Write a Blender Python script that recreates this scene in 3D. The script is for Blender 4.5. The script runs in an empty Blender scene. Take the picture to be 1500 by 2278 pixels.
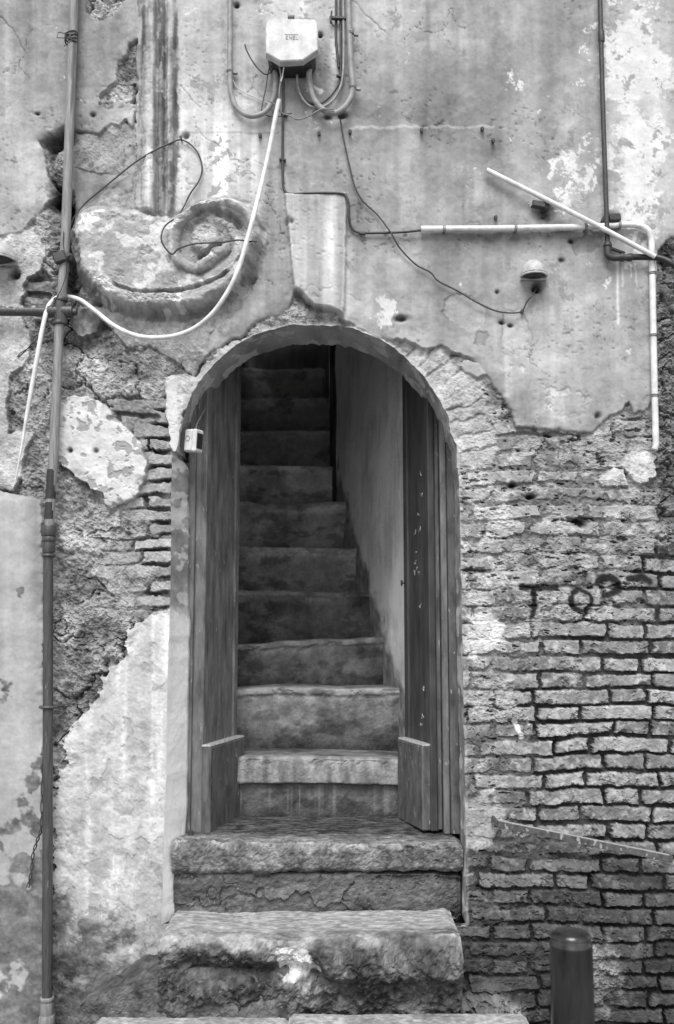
import bpy, math, random
import numpy as np
S = bpy.context.scene
C = S.collection
R = math.radians
rnd = random.Random(7)

# ------------------------------------------------------------------ camera, light, exposure
FPX = 35.0/36.0*2278.0            # focal length in photo pixels (35 mm lens)
CAMY, CAMZ = -4.2, 1.65
PITCH = math.atan(261.0/FPX)      # horizon at photo row 1400
cd = bpy.data.cameras.new('camera'); cam = bpy.data.objects.new('camera', cd); C.objects.link(cam)
cam.location = (0, CAMY, CAMZ); cam.rotation_euler = (math.pi/2+PITCH, 0, 0)
cd.sensor_fit = 'VERTICAL'; cd.sensor_height = 36; cd.lens = 35; cd.clip_end = 500
cd.dof.use_dof = True; cd.dof.focus_distance = 4.2; cd.dof.aperture_fstop = 2.4
S.camera = cam
EL, AZ = 55, -8                  # light from high up, a little from the left
w = bpy.data.worlds.new('World'); S.world = w; w.use_nodes = True
nt = w.node_tree; bg = nt.nodes['Background']
sky = nt.nodes.new('ShaderNodeTexSky'); sky.sky_type = 'NISHITA'; sky.sun_disc = False
sky.sun_elevation = R(EL); sky.sun_rotation = R(180-AZ)
bw = nt.nodes.new('ShaderNodeRGBToBW')       # the place is seen in black and white
nt.links.new(sky.outputs[0], bw.inputs[0]); nt.links.new(bw.outputs[0], bg.inputs[0]); bg.inputs[1].default_value = 0.11
sd = bpy.data.lights.new('sun', 'SUN'); sun = bpy.data.objects.new('sun', sd); C.objects.link(sun)
sd.energy = 1.5; sd.angle = R(32); sd.color = (1, 1, 1)
sun.rotation_euler = (R(90-EL), 0, R(AZ))
S.view_settings.view_transform = 'Standard'; S.view_settings.look = 'None'
S.view_settings.exposure = 1.2; S.view_settings.gamma = 1

sP, cP = math.sin(PITCH), math.cos(PITCH)
def at(px, py, Y=0.0):
    """photo pixel -> world point on the vertical plane y = Y"""
    x = (px-750)/FPX; v = (1139-py)/FPX
    dy = cP - v*sP; dz = sP + v*cP
    t = (Y-CAMY)/dy
    return (x*t, Y, CAMZ+dz*t)
def mpp(Y=0.0): return (Y-CAMY)/FPX

# ------------------------------------------------------------------ noise
_rt = np.random.RandomState(11).rand(512, 512).astype(np.float32)
def vn(U, V, s, seed=0, sv=None):
    sv = s if sv is None else sv
    x = U/s + seed*17.31; y = V/sv + seed*9.77
    xi = np.floor(x).astype(np.int32); yi = np.floor(y).astype(np.int32)
    fx = (x-xi).astype(np.float32); fy = (y-yi).astype(np.float32)
    fx = fx*fx*(3-2*fx); fy = fy*fy*(3-2*fy)
    x0 = xi & 511; x1 = (xi+1) & 511; y0 = yi & 511; y1 = (yi+1) & 511
    a = _rt[x0, y0]; b = _rt[x1, y0]; c = _rt[x0, y1]; d = _rt[x1, y1]
    a = a+(b-a)*fx; c = c+(d-c)*fx
    return a+(c-a)*fy
def fbm(U, V, s, o=4, seed=0, g=0.5, sv=None):
    r = 0; A = 1; T = 0; sv = s if sv is None else sv
    x = np.asarray(U, np.float32)/s; y = np.asarray(V, np.float32)/sv
    for i in range(o):
        r = r+A*vn(x, y, 1.0, seed+i*3.1); T += A; A *= g
        x, y = (x*.8-y*.6)*2.03+.37, (x*.6+y*.8)*2.03+.71
    return r/T*2-1                 # about -1..1 (mostly +-0.5)
def worley(U, V, s, seed=0, sv=None):
    sv = s if sv is None else sv
    x = U/s+seed*5.3; y = V/sv+seed*3.9
    xi = np.floor(x).astype(np.int32); yi = np.floor(y).astype(np.int32)
    f1 = np.full(x.shape, 9., np.float32); f2 = f1.copy(); idv = np.zeros(x.shape, np.float32)
    for i in (-1, 0, 1):
        for j in (-1, 0, 1):
            a = (xi+i) & 511; b = (yi+j) & 511
            dx = xi+i+_rt[a, b]-x; dy = yi+j+_rt[b, a]-y
            d = np.sqrt(dx*dx+dy*dy).astype(np.float32)
            c = d < f1
            f2 = np.where(c, f1, np.minimum(f2, d)); idv = np.where(c, _rt[(a+7) & 511, (b+3) & 511], idv); f1 = np.where(c, d, f1)
    return f1, f2, idv
def sst(a, b, x):
    t = np.clip((x-a)/(b-a), 0, 1); return t*t*(3-2*t)
def mix(a, b, t): return a+(b-a)*t
def blob(U, V, cx, cy, rx, ry): return np.exp(-(((U-cx)/rx)**2+((V-cy)/ry)**2))
def sdf(U, V, P, near=False, pad=60):
    """signed distance (positive inside) to polygon P"""
    P = np.asarray(P, np.float32); shp = U.shape
    u = U.ravel(); v = V.ravel(); out = np.full(u.shape, -float(pad), np.float32)
    m = np.where((u > P[:, 0].min()-pad) & (u < P[:, 0].max()+pad) & (v > P[:, 1].min()-pad) & (v < P[:, 1].max()+pad))[0]
    x = u[m].astype(np.float32); y = v[m].astype(np.float32)
    best = np.full(x.shape, 1e12, np.float32); ins = np.zeros(x.shape, bool)
    if near: nx = x.copy(); ny = y.copy()
    for i in range(len(P)):
        ax, ay = P[i]; bx, by = P[(i+1) % len(P)]
        ex, ey = bx-ax, by-ay; L = ex*ex+ey*ey+1e-9
        t = np.clip(((x-ax)*ex+(y-ay)*ey)/L, 0, 1)
        qx = ax+t*ex; qy = ay+t*ey
        d = (x-qx)**2+(y-qy)**2
        c = d < best; best = np.where(c, d, best)
        if near: nx = np.where(c, qx, nx); ny = np.where(c, qy, ny)
        if ay != by:
            cr = ((ay > y) != (by > y)) & (x < ex*(y-ay)/ey+ax); ins ^= cr
    d = np.sqrt(best); out[m] = np.where(ins, d, -d)
    if near:
        NX = u.copy(); NY = v.copy(); NX[m] = nx; NY[m] = ny
        return out.reshape(shp), NX.reshape(shp), NY.reshape(shp)
    return out.reshape(shp)
def pldist(U, V, P, pad=40):
    """distance to open polyline, and position 0..1 along it"""
    P = np.asarray(P, np.float32); shp = U.shape; u = U.ravel(); v = V.ravel()
    out = np.full(u.shape, float(pad), np.float32); along = np.zeros(u.shape, np.float32)
    m = np.where((u > P[:, 0].min()-pad) & (u < P[:, 0].max()+pad) & (v > P[:, 1].min()-pad) & (v < P[:, 1].max()+pad))[0]
    x = u[m]; y = v[m]; best = np.full(x.shape, 1e12, np.float32); al = np.zeros(x.shape, np.float32); n = len(P)-1
    for i in range(n):
        ax, ay = P[i]; ex, ey = P[i+1]-P[i]; L = ex*ex+ey*ey+1e-9
        t = np.clip(((x-ax)*ex+(y-ay)*ey)/L, 0, 1)
        d = (x-ax-t*ex)**2+(y-ay-t*ey)**2; c = d < best
        best = np.where(c, d, best); al = np.where(c, (i+t)/n, al)
    out[m] = np.sqrt(best); along[m] = al
    return out.reshape(shp), along.reshape(shp)
def smooth(P, n=6):
    """Catmull-Rom through the points"""
    P = [np.array(p, float) for p in P]; Q = [2*P[0]-P[1]]+P+[2*P[-1]-P[-2]]; out = []
    for i in range(1, len(Q)-2):
        a, b, c, d = Q[i-1], Q[i], Q[i+1], Q[i+2]
        for k in range(n):
            t = k/n
            out.append(0.5*((2*b)+(c-a)*t+(2*a-5*b+4*c-d)*t*t+(3*b-a-3*c+d)*t**3))
    out.append(P[-1]); return out
def lin(g):
    g = np.clip(np.asarray(g, np.float32)/255., 0.0, 1); return np.where(g < .04045, g/12.92, ((g+.055)/1.055)**2.4)
EILL = 1.0                         # display grey -> albedo
def alb(g): return np.clip(lin(g)/EILL, 0.012, 0.86)

# ------------------------------------------------------------------ objects
def tag(o, label=None, cat=None, group=None, kind=None):
    if label: o['label'] = label
    if cat: o['category'] = cat
    if group: o['group'] = group
    if kind: o['kind'] = kind
    return o
def thing(name, label, cat, loc=(0, 0, 0), group=None):
    o = bpy.data.objects.new(name, None); C.objects.link(o); o.empty_display_size = .05
    o.location = loc; return tag(o, label, cat, group)
def link(name, me, m, parent=None):
    o = bpy.data.objects.new(name, me); C.objects.link(o)
    if m: me.materials.append(m)
    if parent:
        o.parent = parent; o.location = (-parent.location[0], -parent.location[1], -parent.location[2])
    return o
def npmesh(name, co, quads, a=None, gr=None, smoothf=True):
    me = bpy.data.meshes.new(name); n = len(co); f = len(quads)
    me.vertices.add(n); me.vertices.foreach_set('co', np.ascontiguousarray(co, np.float32).ravel())
    me.loops.add(f*4); me.loops.foreach_set('vertex_index', np.ascontiguousarray(quads, np.int32).ravel())
    me.polygons.add(f); me.polygons.foreach_set('loop_start', np.arange(0, f*4, 4, dtype=np.int32))
    me.polygons.foreach_set('use_smooth', np.full(f, smoothf, bool))
    me.update(calc_edges=True)
    if a is not None:
        at_ = me.attributes.new('alb', 'FLOAT', 'POINT'); at_.data.foreach_set('value', np.ascontiguousarray(a, np.float32).ravel())
        g_ = me.attributes.new('grain', 'FLOAT', 'POINT'); g_.data.foreach_set('value', np.ascontiguousarray(gr, np.float32).ravel())
    return me
class MB:
    def __init__(s): s.v = []; s.f = []; s.sm = []
    def add(s, v, f, sm=True):
        b = len(s.v); s.v += [tuple(p) for p in v]; s.f += [tuple(i+b for i in q) for q in f]; s.sm += [sm]*len(f); return s
    def tube(s, P, r, n=12, cap=True):
        P = [np.array(p, float) for p in P]; rs = np.interp(np.linspace(0, 1, len(P)), np.linspace(0, 1, len(r)), r) if hasattr(r, '__len__') and len(r) != len(P) else (r if hasattr(r, '__len__') else [r]*len(P))
        v = []; up = None
        for i, p in enumerate(P):
            t = P[min(i+1, len(P)-1)]-P[max(i-1, 0)]; t = t/(np.linalg.norm(t)+1e-12)
            if up is None:
                up = np.array([0, -1., 0]) if abs(t[1]) < .9 else np.array([1., 0, 0])
            a = up-t*np.dot(up, t); a /= np.linalg.norm(a)+1e-12; up = a; b = np.cross(t, a)
            for k in range(n):
                q = 2*math.pi*k/n; v.append(p+rs[i]*(math.cos(q)*a+math.sin(q)*b))
        f = [(i*n+k, i*n+(k+1) % n, (i+1)*n+(k+1) % n, (i+1)*n+k) for i in range(len(P)-1) for k in range(n)]
        s.add(v, f)
        if cap:
            m = len(P)-1
            s.add([v[k] for k in range(n)], [tuple(range(n-1, -1, -1))], False)
            s.add([v[m*n+k] for k in range(n)], [tuple(range(n))], False)
        return s
    def box(s, c, d, rot=None, bev=0.0):
        """box centre c, size d, rot = 3x3 matrix; bevelled edges"""
        hx, hy, hz = d[0]/2, d[1]/2, d[2]/2; b = min(bev, hx*.9, hy*.9, hz*.9)
        M = np.eye(3) if rot is None else np.array(rot); V = []; idx = {}
        if b <= 0:
            V = [(x, y, z) for x in (-hx, hx) for y in (-hy, hy) for z in (-hz, hz)]
            F = [(0, 1, 3, 2), (4, 6, 7, 5), (0, 4, 5, 1), (2, 3, 7, 6), (0, 2, 6, 4), (1, 5, 7, 3)]
        else:
            for sx in (-1, 1):
                for sy in (-1, 1):
                    for sz in (-1, 1):
                        for ax in range(3):
                            p = [sx*(hx-b), sy*(hy-b), sz*(hz-b)]; p[ax] = (sx*hx, sy*hy, sz*hz)[ax]
                            idx[(sx, sy, sz, ax)] = len(V); V.append(tuple(p))
            F = []
            for ax in range(3):
                o = [i for i in range(3) if i != ax]
                for sg in (-1, 1):
                    q = []
                    for (a1, a2) in ((-1, -1), (1, -1), (1, 1), (-1, 1)):
                        k = [0, 0, 0]; k[ax] = sg; k[o[0]] = a1; k[o[1]] = a2; q.append(idx[(k[0], k[1], k[2], ax)])
                    F.append(tuple(q))
                    # edges along axis ax
                for a1 in (-1, 1):
                    for a2 in (-1, 1):
                        k0 = [0, 0, 0]; k0[ax] = -1; k0[o[0]] = a1; k0[o[1]] = a2; k1 = list(k0); k1[ax] = 1
                        F.append((idx[(*k0, o[0])], idx[(*k0, o[1])], idx[(*k1, o[1])], idx[(*k1, o[0])]))
            for sx in (-1, 1):
                for sy in (-1, 1):
                    for sz in (-1, 1): F.append(tuple(idx[(sx, sy, sz, a)] for a in range(3)))
        V = [M @ np.array(p)+np.array(c) for p in V]
        return s.add(V, F, False)
    def build(s, name, m, parent=None):
        import bmesh
        me = bpy.data.meshes.new(name); me.from_pydata([tuple(map(float, p)) for p in s.v], [], s.f)
        for p, k in zip(me.polygons, s.sm): p.use_smooth = k
        bm = bmesh.new(); bm.from_mesh(me); bmesh.ops.recalc_face_normals(bm, faces=bm.faces); bm.to_mesh(me); bm.free()
        return link(name, me, m, parent)
def rotY(a): c, s = math.cos(a), math.sin(a); return np.array([[c, 0, s], [0, 1, 0], [-s, 0, c]])
def rotZ(a): c, s = math.cos(a), math.sin(a); return np.array([[c, -s, 0], [s, c, 0], [0, 0, 1]])
def rotX(a): c, s = math.cos(a), math.sin(a); return np.array([[1, 0, 0], [0, c, -s], [0, s, c]])

# ------------------------------------------------------------------ materials
def nodes(m):
    m.use_nodes = True; nt = m.node_tree; return nt, nt.nodes, nt.links, nt.nodes['Principled BSDF']
def mat_attr(name, rough=.9, bump=.5, bscale=260, spec=.2):
    """masonry/plaster: base colour from the surface's own pigment attribute, plus fine grain"""
    m = bpy.data.materials.new(name); nt, N, L, B = nodes(m)
    a = N.new('ShaderNodeAttribute'); a.attribute_name = 'alb'; g = N.new('ShaderNodeAttribute'); g.attribute_name = 'grain'
    tc = N.new('ShaderNodeTexCoord')
    n1 = N.new('ShaderNodeTexNoise'); n1.inputs['Scale'].default_value = bscale; n1.inputs['Detail'].default_value = 6; n1.inputs['Roughness'].default_value = .7
    n2 = N.new('ShaderNodeTexNoise'); n2.inputs['Scale'].default_value = bscale*.28; n2.inputs['Detail'].default_value = 5
    L.new(tc.outputs['Object'], n1.inputs['Vector']); L.new(tc.outputs['Object'], n2.inputs['Vector'])
    def mth(op, x, y):
        q = N.new('ShaderNodeMath'); q.operation = op
        for i, z in enumerate((x, y)):
            if hasattr(z, 'links'): L.new(z, q.inputs[i])
            else: q.inputs[i].default_value = z
        return q.outputs[0]
    gf = g.outputs['Fac']
    s = mth('ADD', mth('SUBTRACT', n1.outputs['Fac'], .5), mth('MULTIPLY', mth('SUBTRACT', n2.outputs['Fac'], .5), .8))
    k = mth('ADD', 1.0, mth('MULTIPLY', s, mth('MULTIPLY', gf, .9)))
    col = mth('MULTIPLY', a.outputs['Fac'], k); cl = N.new('ShaderNodeClamp'); cl.inputs[1].default_value = .01; cl.inputs[2].default_value = .85
    L.new(col, cl.inputs[0]); L.new(cl.outputs[0], B.inputs['Base Color'])
    bp = N.new('ShaderNodeBump'); bp.inputs['Distance'].default_value = .006
    L.new(mth('MULTIPLY', gf, bump), bp.inputs['Strength']); L.new(mth('ADD', n1.outputs['Fac'], mth('MULTIPLY', n2.outputs['Fac'], .5)), bp.inputs['Height'])
    L.new(bp.outputs[0], B.inputs['Normal']); B.inputs['Roughness'].default_value = rough; B.inputs['Specular IOR Level'].default_value = spec
    return m
def mat(name, g, rough=.6, var=.25, scale=40, stretch=(1, 1, 1), metal=0, bump=.15, flecks=0, fg=200, fscale=60, spec=.5):
    """grey surface g (display grey) with streaks, wear and optional pale paint flecks"""
    m = bpy.data.materials.new(name); nt, N, L, B = nodes(m)
    tc = N.new('ShaderNodeTexCoord'); mp = N.new('ShaderNodeMapping'); mp.inputs['Scale'].default_value = stretch
    L.new(tc.outputs['Object'], mp.inputs['Vector'])
    n = N.new('ShaderNodeTexNoise'); n.inputs['Scale'].default_value = scale; n.inputs['Detail'].default_value = 7; n.inputs['Roughness'].default_value = .65
    L.new(mp.outputs[0], n.inputs['Vector'])
    r = N.new('ShaderNodeValToRGB'); v = float(lin(g))
    lo, hi = v*(1-var)*.75, min(.9, v*(1+var)*1.25)
    r.color_ramp.elements[0].position = .3; r.color_ramp.elements[0].color = (lo, lo, lo, 1)
    r.color_ramp.elements[1].position = .72; r.color_ramp.elements[1].color = (hi, hi, hi, 1)
    L.new(n.outputs['Fac'], r.inputs[0]); out = r.outputs[0]
    if flecks > 0:
        n2 = N.new('ShaderNodeTexNoise'); n2.inputs['Scale'].default_value = fscale; n2.inputs['Detail'].default_value = 5
        L.new(mp.outputs[0], n2.inputs['Vector'])
        r2 = N.new('ShaderNodeValToRGB'); r2.color_ramp.elements[0].position = .72-flecks; r2.color_ramp.elements[1].position = .75-flecks
        L.new(n2.outputs['Fac'], r2.inputs[0]); mx = N.new('ShaderNodeMix'); mx.data_type = 'RGBA'
        L.new(r2.outputs[0], mx.inputs['Factor']); L.new(out, mx.inputs[6]); f = float(lin(fg)); mx.inputs[7].default_value = (f, f, f, 1)
        out = mx.outputs[2]
    L.new(out, B.inputs['Base Color'])
    bp = N.new('ShaderNodeBump'); bp.inputs['Strength'].default_value = bump; bp.inputs['Distance'].default_value = .003
    L.new(n.outputs['Fac'], bp.inputs['Height']); L.new(bp.outputs[0], B.inputs['Normal'])
    B.inputs['Roughness'].default_value = rough; B.inputs['Metallic'].default_value = metal; B.inputs['Specular IOR Level'].default_value = spec
    return m
M_WALL = mat_attr('weathered_masonry')
M_STONE = mat_attr('worn_stone', rough=.75, bump=.42, bscale=220, spec=.35)
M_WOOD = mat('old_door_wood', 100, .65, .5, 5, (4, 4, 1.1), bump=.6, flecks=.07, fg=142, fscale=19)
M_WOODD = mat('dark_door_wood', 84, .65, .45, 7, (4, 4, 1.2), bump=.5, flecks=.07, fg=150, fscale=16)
M_WOODR = mat('shaded_door_wood', 62, .65, .35, 4, (4, 4, 1), bump=.4, flecks=.0, fg=130, fscale=12)  # darker copy of the door wood, shade put into its colour
M_LEDGE = mat('chipped_pale_paint', 150, .8, .3, 60, bump=.5, flecks=.1, fg=95)
M_PIPE = mat('galvanised_pipe', 128, .5, .25, 20, (6, 6, .5), bump=.15, flecks=.05, fg=100, fscale=8)
M_PIPED = mat('dull_steel_pipe', 66, .45, .35, 22, (6, 6, .5), bump=.2, flecks=.05, fg=130, fscale=20)
M_IRON = mat('dark_iron', 58, .5, .3, 60, bump=.3)
M_BLACK = mat('black_rubber', 42, .45, .2, 60, bump=.1)
M_CONDUIT = mat('grey_conduit', 142, .5, .12, 30, bump=.08)
M_WHITE = mat('white_plastic_pipe', 215, .4, .07, 16, bump=.04)
M_HOSE = mat('white_hose', 218, .45, .04, 20, bump=.03)
M_BOX = mat('pale_plastic_box', 202, .45, .05, 18, bump=.03)
M_GREYW = mat('grey_cable', 120, .6, .2, 80, bump=.1)
M_PALEW = mat('pale_cable', 190, .6, .1, 80, bump=.1)
M_LAMP = mat('lamp_housing', 178, .5, .12, 30, bump=.1, flecks=.04, fg=140)
M_BOLL = mat('painted_bollard', 78, .27, .3, 9, (3, 3, .6), metal=.85, bump=.05, flecks=.01, fg=110, fscale=40)
M_BAR = mat('rusty_painted_bar', 74, .7, .4, 40, bump=.4, flecks=.12, fg=150, fscale=45)
M_STREET = mat('street_cobbles', 90, .8, .3, 9, bump=.5)

# ================================================================== THE FACADE
def axis(a0, a1, step, lo, hi):
    core = np.arange(a0, a1+step*.5, step); left = []; s = step; x = a0
    while x > lo: s = min(s*1.25, 26); x -= s; left.append(x)
    right = []; s = step; x = core[-1]
    while x < hi: s = min(s*1.25, 26); x += s; right.append(x)
    return np.concatenate([left[::-1], core, right]).astype(np.float32)
STEP = 2.2
us = axis(-20, 1520, STEP, -420, 1950); vs = axis(-20, 2290, STEP, -560, 2322)
U, V = np.meshgrid(us, vs, indexing='xy'); NV, NU = U.shape

# outline of the doorway opening in the wall face
HOLE0 = [(362, 2052), (368, 1880), (373, 1700), (376, 1500), (381, 1350), (383, 1200), (384, 1100), (385, 1014), (396, 1004), (402, 960),
         (415, 915), (440, 868), (475, 820), (515, 785), (555, 757), (600, 738), (650, 729), (705, 726), (760, 731), (810, 745), (860, 770),
         (905, 802), (940, 838), (970, 880), (992, 925), (1006, 975), (1013, 1010), (1020, 1100), (1024, 1300), (1028, 1500), (1032, 1700),
         (1034, 1880), (1036, 2052)]
HOLE = [(p[0], p[1]) for p in smooth([(a, b) for a, b in HOLE0], 9)]
_h = np.array(HOLE, np.float32)
_j = fbm(_h[:, 0], _h[:, 1], 40, 4, 61)*5*(1-.7*(_h[:, 1] > 1050))+fbm(_h[:, 0], _h[:, 1], 9, 2, 62)*2.2
_c = np.array([709, 1100]); _d = _h-_c; _d[:, 1] *= (_h[:, 1] < 1050); _d /= np.linalg.norm(_d, axis=1)[:, None]+1e-6
HOLE = (_h+_d*_j[:, None]).tolist()

W1x = fbm(U, V, 60, 5, 1); W1y = fbm(U, V, 60, 5, 2); W2x = fbm(U, V, 14, 3, 3); W2y = fbm(U, V, 14, 3, 4)
def rpoly(P, big=14, small=6):
    return sdf(U+W1x*big+W2x*small, V+W1y*big+W2y*small, P)

# fine relief noises shared by all surfaces
n200 = fbm(U, V, 200, 5, 10); n60 = fbm(U, V, 60, 5, 11); n24 = fbm(U, V, 24, 4, 12); n9 = fbm(U, V, 9, 3, 13); n4 = vn(U, V, 4.6, 14)*2-1
streak = fbm(U, V, 16, 4, 15, sv=260); streak2 = fbm(U, V, 7, 3, 16, sv=120)
fine = n9*.6+n4*.4

# ---------------------------------------------------------------- bricks, right of the doorway
def brick_layer(U, V, pitch, bh, Lg, Sh, v0, wob, seed, jw=1.0):
    vv = V+wob
    k = np.floor((vv-v0)/pitch+.5); dv = vv-v0-k*pitch
    ki = k.astype(np.int32)
    jit = _rt[(ki*7+seed) & 511, (ki*3+5) & 511]*30-15
    off = np.where((ki & 1) == 0, 0., (Lg+Sh)/2+0.)+jit
    per = Lg+Sh+14
    x = (U-off)/per; c = np.floor(x); fx = (x-c)*per
    ci = c.astype(np.int32)
    wl = Lg+(_rt[(ki*5+ci*3) & 511, (ci*11+ki+seed) & 511]-.5)*22
    isl = fx < wl+7
    lo = np.where(isl, 0, wl+7); hi = np.where(isl, wl, per-7)
    dx = np.minimum(fx-lo, hi-fx)
    bid = _rt[(ki*13+ci*7+isl*3+seed) & 511, (ci*17+ki*5+isl*9) & 511]
    bid2 = _rt[(ki*3+ci*19+isl*5+seed+40) & 511, (ci*7+ki*11+isl*2) & 511]
    bhh = bh/2*(.9+.2*bid2)
    dy = bhh-np.abs(dv-(bid-.5)*2.5-(fx-(lo+hi)/2)*(bid2-.5)*.03)
    r = 2.6
    # rounded-corner distance
    qx = np.minimum(dx-r, 0); qy = np.minimum(dy-r, 0)
    d = np.where((dx < r) & (dy < r), r-np.sqrt(qx*qx+qy*qy), np.minimum(dx, dy))
    return d, bid, bid2, ki
rq1 = fbm(U, V, 22, 5, 38, g=.7); rq2 = fbm(U, V, 22, 5, 39, g=.7)
uw = U+n24*4+rq1*8; vw = V+n24*2.5+rq2*4.5
wob = 2.5*np.sin(U/170.)+n200*10+(U-1250)*.012*sst(1750, 2200, V)*-1
dB, bidB, bidB2, rowB = brick_layer(uw-1187, vw, 37.4, 30.5, 158, 80, 1477, wob, 3)
CR = [(1440, 1225), (1425, 1385), (1335, 1400), (1190, 1450), (1180, 1860), (1310, 1875), (1310, 2010), (1395, 2060), (1400, 2330), (1560, 2330), (2100, 2330), (2100, 1225)]
crisp = sst(-26, 22, rpoly(CR, 40, 20)+n60*40)          # open, raked joints low right
crisp = np.maximum(crisp, .5*sst(1850, 1930, V)*sst(-.25, .1, n60+.1)*(1-blob(U, V, 1330, 2190, 70, 120)))
eaten = sst(-.25, .35, n60+n24*.6+.25*sst(1500, 1150, V)-.15*crisp-.12)   # mortar smeared / bricks rotted away
jd = mix(.014, .030, crisp)*(.8+n60*.9+rq1*.8*(1-crisp))
faceB = sst(-1, 2.4, dB+(1-crisp)*(n60*6-.6))
hB = -jd*(1-faceB)+(bidB-.5)*.006*faceB+faceB*(bidB2-.5)*.00012*(U % 50-25)*.3
hB += faceB*(n24*.003+rq1*.006-.010*sst(.22, .45, rq2+.2*(1-sst(2, 7, dB))))+(1-faceB)*n9*.005*(1-crisp*.5)
ruff = fbm(U, V, 20, 5, 36, g=.72); ruffh = fbm(U, V, 30, 5, 37, g=.7, sv=13)
rotz = blob(U, V, 1300, 1040, 190, 60)+blob(U, V, 1190, 1270, 90, 70)+.7*blob(U, V, 1400, 1200, 60, 40)
rotB = sst(.45, .9, eaten-.25*crisp+ruffh*.7+rotz*.5-.2)*(1-crisp*.85)
hB = mix(hB, -.006+n60*.010+ruffh*.012+ruff*.009, rotB*.8)+ruff*.0035
pits = sst(.36, .5, fbm(U, V, 24, 4, 33, sv=8, g=.6)+.12*n60+.06*(1-faceB)-.04)*(1-crisp)
hB -= pits*.014
GB = 133+(bidB-.5)*44+n60*22+n24*14+ruff*44
GB = np.where(faceB > .5, GB, mix(104+rq1*60, 56+n9*20, crisp))
GB = mix(GB, 158+ruffh*34+ruff*34, rotB*.7)
GB += 34*blob(U, V, 1060, 1100, 70, 330)+26*blob(U, V, 1070, 1420, 60, 60)+12*blob(U, V, 1300, 1100, 200, 120)
GB += 18*blob(U, V, 1300, 1500, 200, 60)
pale = sst(.12, .3, fbm(U, V, 12, 4, 35)+.33*(blob(U, V, 1290, 1488, 90, 32)+blob(U, V, 1230, 1640, 90, 90)+.6*blob(U, V, 1140, 1900, 60, 60))-.12)*faceB
GB = mix(GB, 205, pale*.45)
GB -= pits*50

# voussoir bricks round the arch, right side
ang = np.degrees(np.arctan2(1035-V, U-709)); rad = np.hypot(U-709, V-1035)
vz = ((ang+n24*1.2+n60*1.5)/5.6); fvz = vz-np.floor(vz); ez = np.minimum(fvz, 1-fvz)*5.6/57.3*rad
vmask = sst(402, 384, rad+n24*26)*sst(66, 58, ang)*sst(-2, 3, ang)
idz = _rt[(np.floor(vz).astype(np.int32)*7) & 511, 5]
fz = sst(1.0, 5.5, ez+n9*2)
brkV = sst(.0, .3, n60+n24*.5+.05); hV = -.007*(1-fz)*(1-brkV*.8)+(idz-.5)*.010+ruff*.009+n60*.006; GV = 176+(idz-.5)*30+n24*18+ruff*36-(1-fz)*22*(1-brkV*.7)
hB = mix(hB, hV, vmask); GB = mix(GB, GV, vmask)

# ---------------------------------------------------------------- rubble masonry, left
wx = U+n60*52+n24*16+n9*5; wy = V+fbm(U, V, 60, 5, 21)*52+n24*12+n9*5
f1, f2, wid = worley(wx, wy, 118, 2, sv=84); crk = (f2-f1)
g1, g2, gid = worley(wx, wy, 30, 5); 
stone = sst(.0, .07, crk); rf = fbm(U, V, 34, 6, 24, g=.74); rf2 = np.abs(fbm(U, V, 46, 5, 25, g=.66))*2
ckm = sst(-.15, .15, n200+n60*.5); hR = -.022*(1-stone)*ckm+(wid-.5)*.018+n60*.010+rf*.024-rf2*.009+fine*.003
rough_pit = sst(.28, .5, fbm(U, V, 15, 4, 23, g=.65)); hR -= rough_pit*.006
GR = 142+(wid-.5)*40+n60*30+rf*84+fine*26-(1-sst(0, .03, crk))*50*ckm-rough_pit*14
GR += 14*blob(U, V, 250, 800, 130, 80)+22*blob(U, V, 240, 370, 110, 80)
GR -= 40*blob(U, V, 160, 590, 18, 120)+30*blob(U, V, 125, 400, 26, 110)+24*blob(U, V, 180, 1500, 90, 120)+15*blob(U, V, 150, 560, 30, 120)+12*blob(U, V, 170, 1330, 90, 60)  # shade in the gaps beside pipe and scroll painted dark
hR -= .06*blob(U, V, 158, 590, 12, 110)+.05*blob(U, V, 150, 640, 22, 90)+.03*blob(U, V, 200, 720, 60, 14)+.05*blob(U, V, 118, 320, 26, 22)+.04*blob(U, V, 130, 440, 12, 50)
# thin tile courses at the left jamb
dT, bT, bT2, rT = brick_layer(uw-60+n24*6, vw+n60*8, 31.5, 24, 150, 70, 1025, n200*16, 19)
tm = sst(230, 320, U+n60*90+n24*30)*sst(860, 930, V+n24*30)*sst(1400, 1360, V+n24*20)
openj = sst(315, 350, U+n24*40+(bT-.5)*60)
fT = sst(-1, 3, dT+n60*5)
hT = -mix(.008, .042, openj)*(.7+n60*1.4)*(1-fT)+(bT-.5)*.012+rf*.010; GT = 158+(bT-.5)*40+n24*16+rf*44-(1-fT)*mix(30, 70, openj)
mid = sst(440, 470, U)*0
hR = mix(hR, hT, tm); GR = mix(GR, GT, tm)
# a few courses show through below the scroll
tm2 = blob(U, V, 300, 920, 60, 50)+blob(U, V, 85, 650, 40, 60); tm2 = sst(.35, .6, tm2+n24*.3)
d3, b3, b32, r3 = brick_layer(uw, vw-(U-300)*.12, 40, 33, 150, 80, 905, n60*8, 27); f3 = sst(0, 5, d3)
hR = mix(hR, -.02*(1-f3)+n24*.008+n9*.005, tm2*.9); GR = mix(GR, 128+(b3-.5)*30+n24*24+fine*30-(1-f3)*50, tm2*.9)

side = sst(690, 710, U)       # arch crown splits rubble and brick
hM = mix(hR, hB, side); GM = mix(GR, GB, side)
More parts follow.
